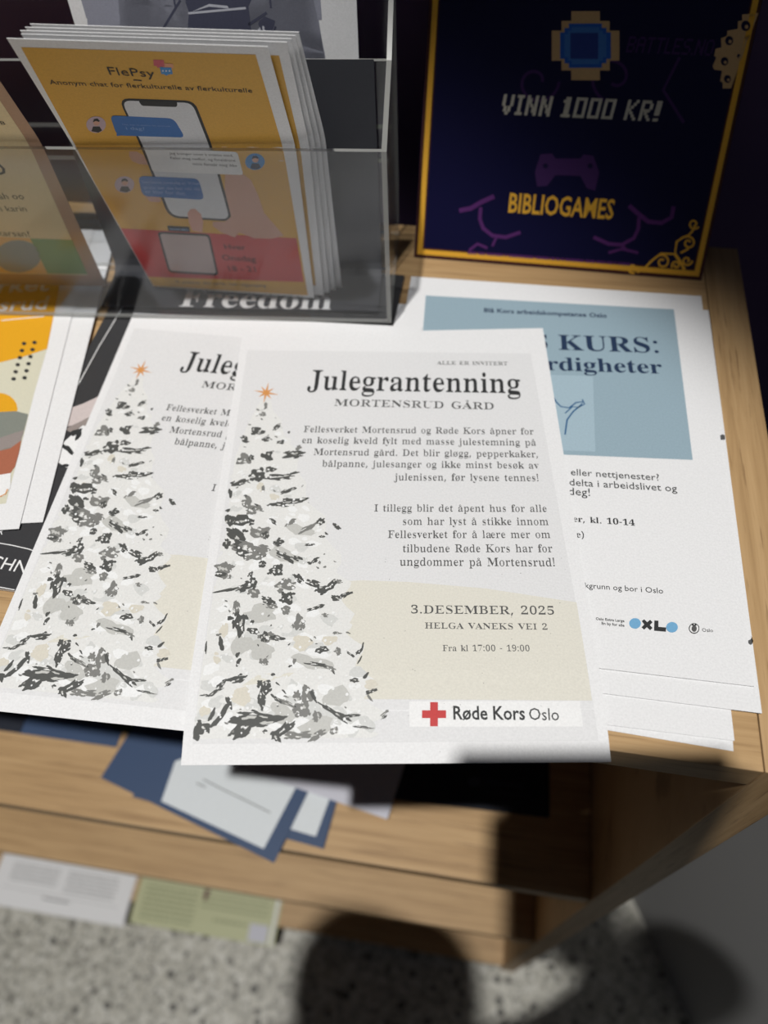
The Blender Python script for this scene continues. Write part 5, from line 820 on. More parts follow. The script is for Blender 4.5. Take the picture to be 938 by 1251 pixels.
   ('p', ((57.7, 289.4), (59.4, 289.4), (59.7, 291.5), (57.9, 291.5)), 4, 'print_violet'),
   ('p', ((59.9, 289.4), (61.2, 289.3), (61.4, 291.5), (60.2, 291.5)), 4, 'print_violet'),
   ('p', ((61.7, 289.3), (62.9, 289.3), (63.2, 291.5), (61.9, 291.5)), 4, 'print_violet'),
   ('p', ((63.4, 289.3), (65.7, 289.3), (65.9, 291.5), (63.7, 291.5)), 4, 'print_violet'),
   ('p', ((66.2, 289.3), (67.4, 289.3), (67.7, 291.5), (66.4, 291.5)), 4, 'print_violet'),
   ('p', ((68.9, 289.3), (70.2, 289.3), (70.4, 291.4), (69.2, 291.4)), 4, 'print_violet'),
   ('p', ((71.7, 289.3), (73.4, 289.3), (73.6, 291.4), (71.9, 291.4)), 4, 'print_violet'),
   ('p', ((73.9, 289.3), (75.6, 289.2), (75.9, 291.4), (74.1, 291.4)), 4, 'print_violet'),
   ('p', ((76.1, 289.2), (77.9, 289.2), (78.1, 291.4), (76.4, 291.4)), 4, 'print_violet'),
   ('p', ((78.4, 289.2), (79.6, 289.2), (79.9, 291.4), (78.6, 291.4)), 4, 'print_violet'),
   ('p', ((80.1, 289.2), (82.3, 289.2), (82.6, 291.3), (80.4, 291.4)), 4, 'print_violet'),
   ('p', ((82.8, 289.2), (85.1, 289.2), (85.3, 291.3), (83.1, 291.3)), 4, 'print_violet'),
   ('p', ((85.5, 289.2), (87.3, 289.2), (87.5, 291.3), (85.8, 291.3)), 4, 'print_violet'),
   ('p', ((87.8, 289.2), (90.0, 289.1), (90.3, 291.3), (88.0, 291.3)), 4, 'print_violet'),
   ('p', ((91.5, 289.1), (92.7, 289.1), (93.0, 291.3), (91.8, 291.3)), 4, 'print_violet'),
   ('p', ((93.2, 289.1), (95.4, 289.1), (95.7, 291.2), (93.5, 291.3)), 4, 'print_violet'),
   ('p', ((95.9, 289.1), (97.6, 289.1), (97.9, 291.2), (96.2, 291.2)), 4, 'print_violet'),
   ('p', ((98.1, 289.1), (100.3, 289.1), (100.6, 291.2), (98.4, 291.2)), 4, 'print_violet'),
   ('p', ((100.8, 289.1), (102.1, 289.1), (102.4, 291.2), (101.1, 291.2)), 4, 'print_violet'),
   ('p', ((103.5, 289.0), (105.8, 289.0), (106.1, 291.2), (103.8, 291.2)), 4, 'print_violet'),
   ('p', ((107.2, 289.0), (109.4, 289.0), (109.7, 291.1), (107.5, 291.2)), 4, 'print_violet'),
   ('p', ((110.9, 289.0), (112.6, 289.0), (112.9, 291.1), (111.2, 291.1)), 4, 'print_violet'),
   ('p', ((114.1, 289.0), (116.3, 289.0), (116.6, 291.1), (114.4, 291.1)), 4, 'print_violet'),
   ('p', ((116.8, 289.0), (118.0, 288.9), (118.3, 291.1), (117.1, 291.1)), 4, 'print_violet'),
   ('p', ((118.5, 288.9), (120.2, 288.9), (120.5, 291.1), (118.8, 291.1)), 4, 'print_violet'),
   ('p', ((120.7, 288.9), (121.9, 288.9), (122.2, 291.0), (121.0, 291.1)), 4, 'print_violet'),
   ('p', ((122.4, 288.9), (124.6, 288.9), (124.9, 291.0), (122.7, 291.0)), 4, 'print_violet'),
   ('p', ((125.1, 288.9), (127.2, 288.9), (127.6, 291.0), (125.4, 291.0)), 4, 'print_violet'),
   ('p', ((128.7, 288.9), (130.9, 288.9), (131.2, 291.0), (129.0, 291.0)), 4, 'print_violet'),
   ('p', ((131.4, 288.9), (132.6, 288.8), (132.9, 291.0), (131.7, 291.0)), 4, 'print_violet'),
   ('p', ((133.1, 288.8), (135.3, 288.8), (135.6, 290.9), (133.4, 291.0)), 4, 'print_violet'),
   ('p', ((136.7, 288.8), (138.4, 288.8), (138.8, 290.9), (137.1, 290.9)), 4, 'print_violet'),
   ('p', ((138.9, 288.8), (140.6, 288.8), (140.9, 290.9), (139.2, 290.9)), 4, 'print_violet'),
   ('p', ((141.1, 288.8), (142.8, 288.8), (143.1, 290.9), (141.4, 290.9)), 4, 'print_violet'),
   ('p', ((144.2, 288.8), (145.4, 288.8), (145.8, 290.9), (144.6, 290.9)), 4, 'print_violet'),
   ('p', ((145.9, 288.8), (148.1, 288.7), (148.4, 290.8), (146.3, 290.9)), 4, 'print_violet'),
   ('p', ((149.5, 288.7), (150.7, 288.7), (151.1, 290.8), (149.9, 290.8)), 4, 'print_violet'),
   ('p', ((152.2, 288.7), (153.4, 288.7), (153.7, 290.8), (152.5, 290.8)), 4, 'print_violet'),
   ('p', ((153.9, 288.7), (155.5, 288.7), (155.9, 290.8), (154.2, 290.8)), 4, 'print_violet'),
   ('p', ((156.0, 288.7), (158.2, 288.7), (158.6, 290.8), (156.4, 290.8)), 4, 'print_violet'),
   ('p', ((158.7, 288.7), (160.8, 288.6), (161.2, 290.7), (159.0, 290.8)), 4, 'print_violet'),
   ('p', ((162.3, 288.6), (163.5, 288.6), (163.8, 290.7), (162.6, 290.7)), 4, 'print_violet'),
   ('p', ((86.3, 220.0), (94.3, 218.9), (97.1, 222.1), (114.4, 221.1), (116.2, 218.3), (123.2, 218.9), (128.9, 229.3), (128.0, 241.4), (122.0, 240.2), (116.1, 232.3), (98.6, 232.9), (93.7, 240.3), (86.7, 241.2), (83.8, 232.1)), 3, 'print_plum'),
   ('p', ((92.6, 227.2), (92.4, 228.2), (91.6, 228.9), (90.4, 229.0), (89.4, 228.4), (88.9, 227.4), (89.1, 226.4), (90.0, 225.7), (91.1, 225.6), (92.1, 226.2)), 4, 'print_navy'),
   ('p', ((123.8, 225.3), (123.6, 226.3), (122.8, 227.0), (121.7, 227.1), (120.7, 226.5), (120.1, 225.5), (120.3, 224.5), (121.2, 223.8), (122.3, 223.8), (123.3, 224.3)), 4, 'print_navy'),
   ('l', ((93.0, 174.4), (92.4, 178.2), (90.6, 181.5), (87.9, 184.1), (84.5, 185.8), (80.8, 186.4), (77.1, 186.1), (73.8, 185.0), (71.0, 183.1), (69.1, 180.7), (68.0, 178.2), (67.8, 175.6), (68.4, 173.3), (69.7, 171.3), (71.5, 170.0), (73.6, 169.2), (75.7, 169.0), (77.7, 169.4), (79.4, 170.2), (80.6, 171.3), (81.3, 172.6), (81.6, 173.9), (81.4, 175.0)), 2, 2, 'print_plum'),
   ('l', ((124.6, 184.0), (120.6, 181.5), (117.6, 178.3), (115.7, 174.7), (115.1, 171.0), (115.6, 167.6), (117.2, 164.7), (119.7, 162.5), (122.6, 161.1), (125.8, 160.6), (129.0, 161.0), (131.9, 162.1), (134.2, 163.7), (135.9, 165.7), (136.8, 167.9), (137.0, 170.0), (136.5, 171.9), (135.4, 173.4), (133.9, 174.4), (132.3, 174.9), (130.6, 174.9), (129.1, 174.5), (128.0, 173.8)), 2, 2, 'print_plum'),
   ('l', ((169.4, 156.7), (162.6, 176.2), (180.0, 195.0)), 2, 2, 'print_plum'),
  ],
  'SH': [
   ('p', ((16.7, 116.1), (148.6, 115.9), (158.9, 224.6), (-8.3, 227.8)), 2, 'print_ash'),
   ('p', ((8.5, 14.0), (153.8, 14.0), (153.8, 150.4), (8.5, 150.4)), 1.2, 'print_ash'),
   ('l', ((91.8, 24.0), (91.8, 144.4)), 1.2, 3.5, 'print_slate'),
   ('p', ((82.7, 30.0), (100.89999999999999, 32.0), (104.8, 79.2), (78.8, 77.2)), 3, 'print_fog'),
   ('p', ((78.8, 83.2), (104.8, 85.2), (106.1, 132.4), (77.5, 130.4)), 3, 'print_fog'),
   ('l', ((123.8, 40.0), (123.8, 144.4)), 1.2, 3.5, 'print_slate'),
   ('p', ((116.8, 46.0), (130.8, 48.0), (133.8, 88.2), (113.8, 86.2)), 3, 'print_fog'),
   ('p', ((113.8, 92.2), (133.8, 94.2), (134.8, 134.4), (112.8, 132.4)), 3, 'print_fog'),
   ('l', ((65.8, 52.0), (65.8, 144.4)), 1.2, 3.5, 'print_slate'),
   ('p', ((59.5, 58.0), (72.1, 60.0), (74.8, 95.2), (56.8, 93.2)), 3, 'print_fog'),
   ('p', ((56.8, 99.2), (74.8, 101.2), (75.7, 136.4), (55.9, 134.4)), 3, 'print_fog'),
   ('p', ((32.7, 135.3), (148.9, 134.7), (154.0, 168.2), (154.9, 177.1), (23.4, 178.7)), 2, 'print_ash'),
   ('p', ((75.4, 132.4), (115.2, 132.3), (113.4, 138.9), (110.3, 143.7), (110.1, 155.5), (110.8, 161.3), (69.0, 161.6), (73.4, 146.7), (72.5, 141.8)), 4, 'print_slate'),
   ('p', ((75.0, 146.6), (86.5, 143.8), (98.2, 144.7), (97.7, 143.3), (86.7, 142.4)), 5, 'print_fog'),
   ('l', ((69.6, 140.5), (52.2, 159.2)), 1.3, 4, 'print_slate'),
   ('l', ((108.8, 153.4), (120.9, 146.8)), 1.6, 4, 'print_slate'),
   ('l', ((72.9, 147.4), (108.6, 144.4)), 1.2, 6, 'print_fog'),
   ('b', 119.9, 154.0, 5.8, -0.0, -0.6, 4.6, 4, 'print_slate'),
   ('b', 116.5, 155.5, 1.9, -0.0, -0.3, 2.0, 5, 'print_fog'),
   ('l', ((125.4, 154.0), (124.8, 155.3), (123.9, 156.4), (122.7, 157.3), (121.4, 157.8), (120.0, 158.0), (118.8, 157.9), (117.7, 157.4), (117.0, 156.7), (116.5, 155.9), (116.4, 155.0), (116.5, 154.1), (117.0, 153.3), (117.6, 152.6), (118.3, 152.2), (119.1, 151.9), (119.9, 151.9), (120.5, 152.0), (121.0, 152.3), (121.4, 152.7), (121.5, 153.2), (121.5, 153.6), (121.3, 154.0)), 1.2, 6, 'print_slate'),
   ('p', ((116.1, 194.9), (138.6, 191.7), (155.6, 190.3), (161.7, 223.6), (111.7, 227.2)), 3, 'print_slate'),
   ('b', 158.0, 201.0, 4.7, -0.5, 0.0, 0.8, 4.0, 'print_fog'),
   ('b', 156.9, 202.9, 4.5, 0.5, -0.2, 0.8, 4.03, 'print_ash'),
   ('b', 152.6, 193.9, 1.5, -0.3, 0.1, 0.4, 4.06, 'ink_dark'),
   ('b', 155.5, 194.4, 1.6, -0.4, 0.2, 0.9, 4.09, 'print_fog'),
   ('b', 148.8, 221.3, 2.8, -0.0, -0.0, 0.4, 4.12, 'print_ash'),
   ('b', 142.8, 217.6, 4.8, 1.0, -0.1, 0.4, 4.15, 'ink_dark'),
   ('b', 153.7, 212.8, 3.9, -0.8, 0.1, 1.0, 4.18, 'print_fog'),
   ('b', 146.4, 220.6, 1.9, 0.6, -0.2, 0.4, 4.21, 'print_ash'),
   ('b', 143.0, 219.3, 3.5, -0.9, 0.1, 0.6, 4.24, 'ink_dark'),
   ('b', 140.8, 193.8, 2.0, 0.5, -0.1, 0.3, 4.27, 'print_fog'),
   ('b', 157.4, 206.8, 4.1, -1.4, 0.2, 0.6, 4.3, 'print_ash'),
   ('b', 148.0, 195.9, 2.4, 0.4, -0.2, 0.8, 4.33, 'ink_dark'),
   ('b', 156.0, 220.6, 1.8, 0.0, -0.1, 0.5, 4.36, 'print_fog'),
   ('b', 138.1, 198.6, 1.5, 0.1, -0.1, 0.4, 4.39, 'print_ash'),
   ('b', 149.2, 214.0, 4.6, 1.2, -0.1, 0.3, 4.42, 'ink_dark'),
   ('b', 147.7, 210.5, 1.9, 0.1, -0.1, 0.7, 4.45, 'print_fog'),
   ('b', 146.6, 220.7, 5.1, -0.4, -0.0, 0.7, 4.48, 'print_ash'),
   ('b', 154.6, 207.2, 3.1, 0.8, -0.3, 0.9, 4.51, 'ink_dark'),
   ('b', 139.4, 214.3, 3.6, -0.5, 0.0, 0.9, 4.54, 'print_fog'),
   ('b', 153.9, 199.9, 1.8, 0.3, -0.1, 0.5, 4.57, 'print_ash'),
   ('b', 153.8, 211.5, 2.6, -0.4, 0.1, 1.0, 4.6, 'ink_dark'),
   ('b', 152.1, 199.5, 2.9, 0.1, -0.1, 0.9, 4.63, 'print_fog'),
   ('b', 142.5, 214.9, 4.2, -0.2, -0.0, 0.8, 4.66, 'print_ash'),
   ('b', 147.8, 203.9, 5.0, -0.7, 0.0, 0.3, 4.6899999999999995, 'ink_dark'),
   ('b', 157.7, 219.0, 1.5, -0.4, 0.1, 0.4, 4.72, 'print_fog'),
   ('b', 143.7, 197.5, 2.8, -0.8, 0.2, 0.8, 4.75, 'print_ash'),
   ('b', 145.6, 203.5, 2.3, 0.8, -0.3, 0.6, 4.78, 'ink_dark'),
   ('b', 154.2, 194.0, 3.7, -0.3, 0.0, 0.4, 4.81, 'print_fog'),
   ('b', 158.2, 198.5, 2.8, -0.9, 0.3, 0.9, 4.84, 'print_ash'),
   ('b', 143.9, 199.8, 3.0, 0.5, -0.2, 0.6, 4.87, 'ink_dark'),
   ('b', 141.5, 218.6, 3.6, -1.2, 0.2, 0.8, 4.9, 'print_fog'),
   ('b', 139.9, 208.5, 2.4, -0.7, 0.1, 0.4, 4.93, 'print_ash'),
   ('b', 139.0, 207.9, 2.0, 0.6, -0.2, 0.5, 4.96, 'ink_dark'),
   ('b', 140.6, 211.4, 1.7, 0.3, -0.2, 0.6, 4.99, 'print_fog'),
   ('b', 155.3, 203.3, 1.7, 0.3, -0.2, 0.7, 5.02, 'print_ash'),
   ('b', 158.0, 217.4, 3.3, -1.1, 0.2, 0.6, 5.05, 'ink_dark'),
   ('b', 141.5, 205.5, 2.6, 0.6, -0.2, 0.4, 5.08, 'print_fog'),
   ('b', 145.6, 196.6, 2.3, 0.7, -0.3, 0.8, 5.109999999999999, 'print_ash'),
   ('b', 151.9, 201.2, 3.2, 0.2, -0.1, 0.4, 5.14, 'ink_dark'),
   ('b', 149.2, 200.5, 3.4, 0.6, -0.2, 0.6, 5.17, 'print_fog'),
   ('b', 145.3, 200.9, 1.9, -0.1, -0.0, 0.9, 5.2, 'print_ash'),
   ('b', 155.3, 214.0, 3.6, 0.3, -0.2, 0.9, 5.23, 'ink_dark'),
   ('b', 139.9, 210.8, 1.6, 0.3, -0.3, 0.9, 5.26, 'print_fog'),
   ('b', 135.8, 221.0, 2.1, 0.5, -0.2, 0.5, 5.29, 'print_ash'),
   ('b', 158.4, 198.7, 3.2, -0.0, -0.1, 0.8, 5.32, 'ink_dark'),
   ('b', 138.7, 197.9, 4.2, 1.3, -0.4, 0.8, 5.35, 'print_fog'),
   ('l', ((118.9, 149.8), (140.3, 191.3)), 0.8, 3, 'print_ash'),
   ('p', ((112.1, 224.5), (159.2, 223.6), (160.8, 233.4), (110.8, 234.4)), 6, 'ink_navy'),
   ('p', ((159.6, 223.6), (174.8, 223.8), (175.8, 233.1), (160.4, 233.0)), 7, 'ink_navy'),
  ],
  'N1': [
   ('p', ((62.5, 102.6), (71.5, 142.9), (189.5, 140.7), (191.1, 81.4), (193.1, 37.0), (117.8, 50.5)), 2, 'print_frost'),
   ('l', ((99.5, 106.9), (124.5, 107.7), (152.6, 107.7), (179.2, 108.2)), 1.0, 4, 'ink_grey'),
   ('l', ((95.1, 113.0), (105.8, 112.6)), 1.0, 4, 'ink_grey'),
  ],
  'N2': [
   ('p', ((167.8, 86.7), (198.6, 83.3), (194.3, 139.0), (159.3, 138.3)), 2, 'print_frost'),
  ],
  'D1': [
   ('p', ((140.2, 172.6), (140.0, 174.2), (139.1, 175.7), (137.7, 176.9), (135.9, 177.8), (133.8, 178.3), (131.8, 178.3), (129.9, 177.8), (128.3, 176.9), (127.3, 175.6), (126.9, 174.1), (127.1, 172.6), (128.0, 171.1), (129.4, 169.8), (131.2, 168.9), (133.3, 168.4), (135.4, 168.4), (137.3, 168.9), (138.8, 169.9), (139.8, 171.1)), 2, 'print_slate'),
   ('t', 'biblioteket', 'sans', 144.5, 174.6, 184.4, 174.9, 1, 2, 'print_slate'),
   ('l', ((144.9, 182.7), (189.5, 180.9)), 0.8, 2, 'print_slate'),
  ],
}

_cache = {}


def fill_polys(polys):
    """triangulate outlines with holes -> verts2d, faces"""
    cu = bpy.data.curves.new('t', 'CURVE')
    cu.dimensions = '2D'
    cu.fill_mode = 'BOTH'
    for pts in polys:
        sp = cu.splines.new('POLY')
        sp.points.add(len(pts) - 1)
        for p, q in zip(sp.points, pts):
            p.co = (q[0], q[1], 0, 1)
        sp.use_cyclic_u = True
    o = bpy.data.objects.new('t', cu)
    me = bpy.data.meshes.new_from_object(o)
    vs = [(v.co.x, v.co.y) for v in me.vertices]
    fs = [tuple(p.vertices) for p in me.polygons]
    bpy.data.objects.remove(o)
    bpy.data.curves.remove(cu)
    bpy.data.meshes.remove(me)
    return vs, fs


def serif_glyph(ch, thin):
    key = (ch, thin)
    if key in _cache:
        return _cache[key]
    if ch == ' ':
        r = (0.26, [], [])
    elif ch in 'åÅ':
        a, v, f = serif_glyph('a' if ch == 'å' else 'A', thin)
        cx, cy, ro, ri = (a * 0.47, 0.392, .060, .034) if ch == 'å' else (a * 0.5, 0.530, .060, .034)
        k = 16
        base = len(v)
        v = v + [(cx + rr * math.cos(2 * math.pi * i / k), cy + rr * math.sin(2 * math.pi * i / k)) for rr in (ro, ri) for i in range(k)]
        f = f + [(base + i, base + (i + 1) % k, base + k + (i + 1) % k, base + k + i) for i in range(k)]
        r = (a, v, f)
    elif ch in 'øØ':
        a, v, f = serif_glyph('o' if ch == 'ø' else 'O', thin)
        top = 0.335 if ch == 'ø' else 0.49
        base = len(v)
        v = v + [(0.030, -0.03), (0.062, -0.03), (a - 0.030, top), (a - 0.062, top)]
        f = f + [(base, base + 1, base + 2, base + 3)]
        r = (a, v, f)
    elif ch == 'æ':
        a, v, f = serif_glyph('a', thin)
        a2, v2, f2 = serif_glyph('e', thin)
        base = len(v)
        sh = a * 0.78
        r = (sh + a2, v + [(x + sh, y) for x, y in v2], f + [tuple(i + base for i in q) for q in f2])
    else:
        parts = GLYPHS[ch].split('|')
        polys = []
        for pt in parts[1:]:
            pts = [tuple(int(c) / 1000 for c in q.split(',')) for q in pt.split()]
            if ch in 'NVAvyfkM':
                thin *= 0.45
            if thin and ch.isalnum():
                n = len(pts)
                out = []
                for i in range(n):
                    (ax, ay), (bx, by), (cx, cy) = pts[i - 1], pts[i], pts[(i + 1) % n]
                    tx, ty = cx - ax, cy - ay
                    l = math.hypot(tx, ty) or 1
                    nx, ny = ty / l, -tx / l
                    out.append((bx + nx * thin * SIGN, by - ny * 0.006 * SIGN))
                pts = out
            polys.append(pts)
        vs, fs = fill_polys(polys)
        r = (int(parts[0]) / 1000, vs, fs)
    _cache[key] = r
    return r


def _area(pts):
    return sum(pts[i - 1][0] * pts[i][1] - pts[i][0] * pts[i - 1][1] for i in range(len(pts))) / 2


_o = [tuple(int(c) / 1000 for c in q.split(',')) for q in GLYPHS['I'].split('|')[1].split()]
SIGN = 1.0 if _area(_o) < 0 else -1.0       # outward normal -> move inwards


def text_mesh(text, style):
    """-> width, verts2d (x right, y up), faces"""
    if style.startswith('serif'):
        thin = {'serif': 0.016, 'serifm': 0.010, 'serifb': 0.0}[style]
        track = {'serif': 0.0, 'serifm': 0.0, 'serifb': 0.0}[style]
        x, V, F = 0.0, [], []
        for ch in text:
            a, v, f = serif_glyph(ch, thin)
            b = len(V)
            V += [(px + x, py) for px, py in v]
            F += [tuple(i + b for i in q) for q in f]
            x += a + track
    else:
        cu = bpy.data.curves.new('t', 'FONT')
        cu.body = text
        cu.size = 1.0
        cu.offset = 0.018 if style == 'bold' else 0.0
        cu.resolution_u = 2
        o = bpy.data.objects.new('t', cu)
        me = bpy.data.meshes.new_from_object(o)
        V = [(v.co.x, v.co.y) for v in me.vertices]
        F = [tuple(p.vertices) for p in me.polygons]
        bpy.data.objects.remove(o)
        bpy.data.curves.remove(cu)
        bpy.data.meshes.remove(me)
    x0 = min(v[0] for v in V)
    x1 = max(v[0] for v in V)
    return x1 - x0, [(v[0] - x0, v[1]) for v in V], F


PIX = {'A': '01110 10001 10001 11111 10001 10001 10001', 'B': '11110 10001 10001 11110 10001 10001 11110', 'E': '11111 10000 10000 11110 10000 10000 11111',
       'G': '01111 10000 10000 10111 10001 10001 01111', 'I': '111 010 010 010 010 010 111', 'K': '10001 10010 10100 11000 10100 10010 10001', 'L': '1000 1000 1000 1000 1000 1000 1111',
       'M': '10001 11011 10101 10101 10001 10001 10001', 'N': '10001 11001 11001 10101 10011 10011 10001', 'O': '01110 10001 10001 10001 10001 10001 01110', 'R': '11110 10001 10001 11110 10100 10010 10001',
       'S': '01111 10000 10000 01110 00001 00001 11110', 'T': '11111 00100 00100 00100 00100 00100 00100', 'V': '10001 10001 10001 10001 01010 01010 00100', '0': '11111 10001 10001 10001 10001 10001 11111',
       '1': '0110 1110 0110 0110 0110 0110 1111', '!': '11 11 11 11 11 00 11', '.': '0 0 0 0 0 0 1', ' ': '00 00 00 00 00 00 00'}


class Print:
    """collects ink faces on a sheet and bakes them into the sheet's own mesh"""

    def __init__(self, W, L, func, thick, base='paper', back=None, nu=8, nv=14):
        self.W, self.L, self.f = W, L, func
        self.grid = 0.012
        self.V, self.F, self.M, self.mats = [], [], [], [base]
        back = back or base
        mb = self.mi(back)
        us = [W * i / nu for i in range(nu + 1)]
        vs = [L * j / nv for j in range(nv + 1)]
        for h in (0.0, -thick):
            for v in vs:
                for u in us:
                    self.V.append(func(u, v, h))
        n = (nu + 1) * (nv + 1)
        ix = lambda i, j, k=0: k * n + j * (nu + 1) + i
        for j in range(nv):
            for i in range(nu):
                self.F.append((ix(i, j), ix(i, j + 1), ix(i + 1, j + 1), ix(i + 1, j)))
                self.M.append(0)
                self.F.append((ix(i, j, 1), ix(i + 1, j, 1), ix(i + 1, j + 1, 1), ix(i, j + 1, 1)))
                self.M.append(mb)
        for i in range(nu):
            self.F += [(ix(i, 0), ix(i + 1, 0), ix(i + 1, 0, 1), ix(i, 0, 1)), (ix(i, nv), ix(i, nv, 1), ix(i + 1, nv, 1), ix(i + 1, nv))]
        for j in range(nv):
            self.F += [(ix(0, j), ix(0, j, 1), ix(0, j + 1, 1), ix(0, j + 1)), (ix(nu, j), ix(nu, j + 1), ix(nu, j + 1, 1), ix(nu, j, 1))]
        self.M += [mb] * (2 * nu + 2 * nv)

    def mi(self, m):
        if m not in self.mats:
            self.mats.append(m)
        return self.mats.index(m)

    def put(self, verts, faces, ly, mat):
        """verts in metres (u, v)"""
        b = len(self.V)
        k = self.mi(mat)
        h = 0.00004 * ly + 0.00003
        self.V += [self.f(u, v, h) for u, v in verts]
        for f in faces:
            p = [verts[i] for i in f]
            # keep every printed face looking out of the sheet
            a = sum(p[i - 1][0] * p[i][1] - p[i][0] * p[i - 1][1] for i in range(len(p)))
            f = tuple(reversed(f)) if a > 0 else tuple(f)
            self.F.append(tuple(i + b for i in f))
            self.M.append(k)

    def poly(self, pts, ly, mat, grid=0.012):
        grid = self.grid
        pts = [(x / 1000, y / 1000) for x, y in pts]
        vs, fs = fill_polys([pts])
        bm = bmesh.new()
        bv = [bm.verts.new((x, y, 0)) for x, y in vs]
        for f in fs:
            try:
                bm.faces.new([bv[i] for i in f])
            except ValueError:
                pass
        e = 0.0004
        for co, no in (((e, 0, 0), (-1, 0, 0)), ((self.W - e, 0, 0), (1, 0, 0)), ((0, e, 0), (0, -1, 0)), ((0, self.L - e, 0), (0, 1, 0))):
            g = bm.verts[:] + bm.edges[:] + bm.faces[:]
            if g:
                bmesh.ops.bisect_plane(bm, geom=g, plane_co=co, plane_no=no, clear_outer=True)
        if bm.verts:
            xs = [v.co.x for v in bm.verts]
            ys = [v.co.y for v in bm.verts]
            for lo, hi, ax in ((min(xs), max(xs), 0), (min(ys), max(ys), 1)):
                k = math.ceil(lo / grid)
                while k * grid < hi:
                    co = [0, 0, 0]
                    no = [0, 0, 0]
                    co[ax] = k * grid
                    no[ax] = 1
                    bmesh.ops.bisect_plane(bm, geom=bm.verts[:] + bm.edges[:] + bm.faces[:], plane_co=co, plane_no=no)
                    k += 1
        bm.verts.index_update()
        self.put([(v.co.x, v.co.y) for v in bm.verts], [tuple(v.index for v in f.verts) for f in bm.faces], ly, mat)
        bm.free()

    def text(self, text, style, u0, v0, u1, v1, hs, ly, mat):
        w, V, F = text_mesh(text, style)
        d = math.hypot(u1 - u0, v1 - v0) / 1000
        s = d / w
        cx, cy = (u1 - u0) / 1000 / d, (v1 - v0) / 1000 / d
        self.put([(u0 / 1000 + x * s * cx + y * s * hs * cy, v0 / 1000 + x * s * cy - y * s * hs * cx) for x, y in V], F, ly, mat)

    def pixel_text(self, text, u0, v0, u1, v1, h, ly, mat, slant):
        rows = [[q + ('0' if mat == 'print_bone' else '') for q in PIX[c].split()] for c in text]
        wtot = sum(len(r[0]) + 1 for r in rows) - 1
        d = math.hypot(u1 - u0, v1 - v0) / 1000
        s = d / wtot
        sy = s * 1.28
        pw = 1.5 if mat == 'print_bone' else 1.04
        cx, cy = (u1 - u0) / 1000 / d, (v1 - v0) / 1000 / d
        x = 0
        V, F = [], []
        for r in rows:
            for j, row in enumerate(r):
                for i, b in enumerate(row):
                    if b == '1':
                        k = len(V)
                        for a, c in ((0, 0), (pw, 0), (pw, 1.03), (0, 1.03)):
                            Y = (6 - j + c) * sy
                            Xx = (x + i + a) * s + Y * slant
                            V.append((u0 / 1000 + Xx * cx + Y * cy, v0 / 1000 + Xx * cy - Y * cx))
                        F.append((k, k + 1, k + 2, k + 3))
            x += len(r[0]) + 1
        self.put(V, F, ly, mat)

    def line(self, pts, w, ly, mat):
        pts = [Vector((x / 1000, y / 1000)) for x, y in pts]
        w = w / 2000
        V, F = [], []
        n = len(pts)
        for i, p in enumerate(pts):
            t = (pts[min(i + 1, n - 1)] - pts[max(i - 1, 0)])
            t = t.normalized() if t.length else Vector((1, 0))
            nn = Vector((-t.y, t.x)) * w
            for q in (p + nn, p - nn):
                V.append((min(max(q.x, 0.0003), self.W - .0003), min(max(q.y, .0003), self.L - .0003)))
        F = [(2 * i, 2 * i + 1, 2 * i + 3, 2 * i + 2) for i in range(n - 1)]
        self.put(V, F, ly, mat)

    def blob(self, u, v, ax, ay, bx, by, ly, mat, rng, rag=0.34, n=17):
        ph = rng.uniform(0, 6.28)
        wav = [(k_, rag * w_ * rng.uniform(0.5, 1.0), rng.uniform(0, 6.28)) for k_, w_ in ((2, .55), (3, .50), (5, .34), (7, .22))]
        V = [(u / 1000, v / 1000)]
        for i in range(n):
            t = 2 * math.pi * i / n + ph
            r = 0.96 + sum(w_ * math.sin(k_ * t + p_) for k_, w_, p_ in wav)
            x = (u + (ax * math.cos(t) + bx * math.sin(t)) * r) / 1000
            y = (v + (ay * math.cos(t) + by * math.sin(t)) * r) / 1000
            V.append((min(max(x, .0003), self.W - .0003), min(max(y, .0003), self.L - .0003)))
        self.put(V, [(0, 1 + i, 1 + (i + 1) % n) for i in range(n)], ly, mat)

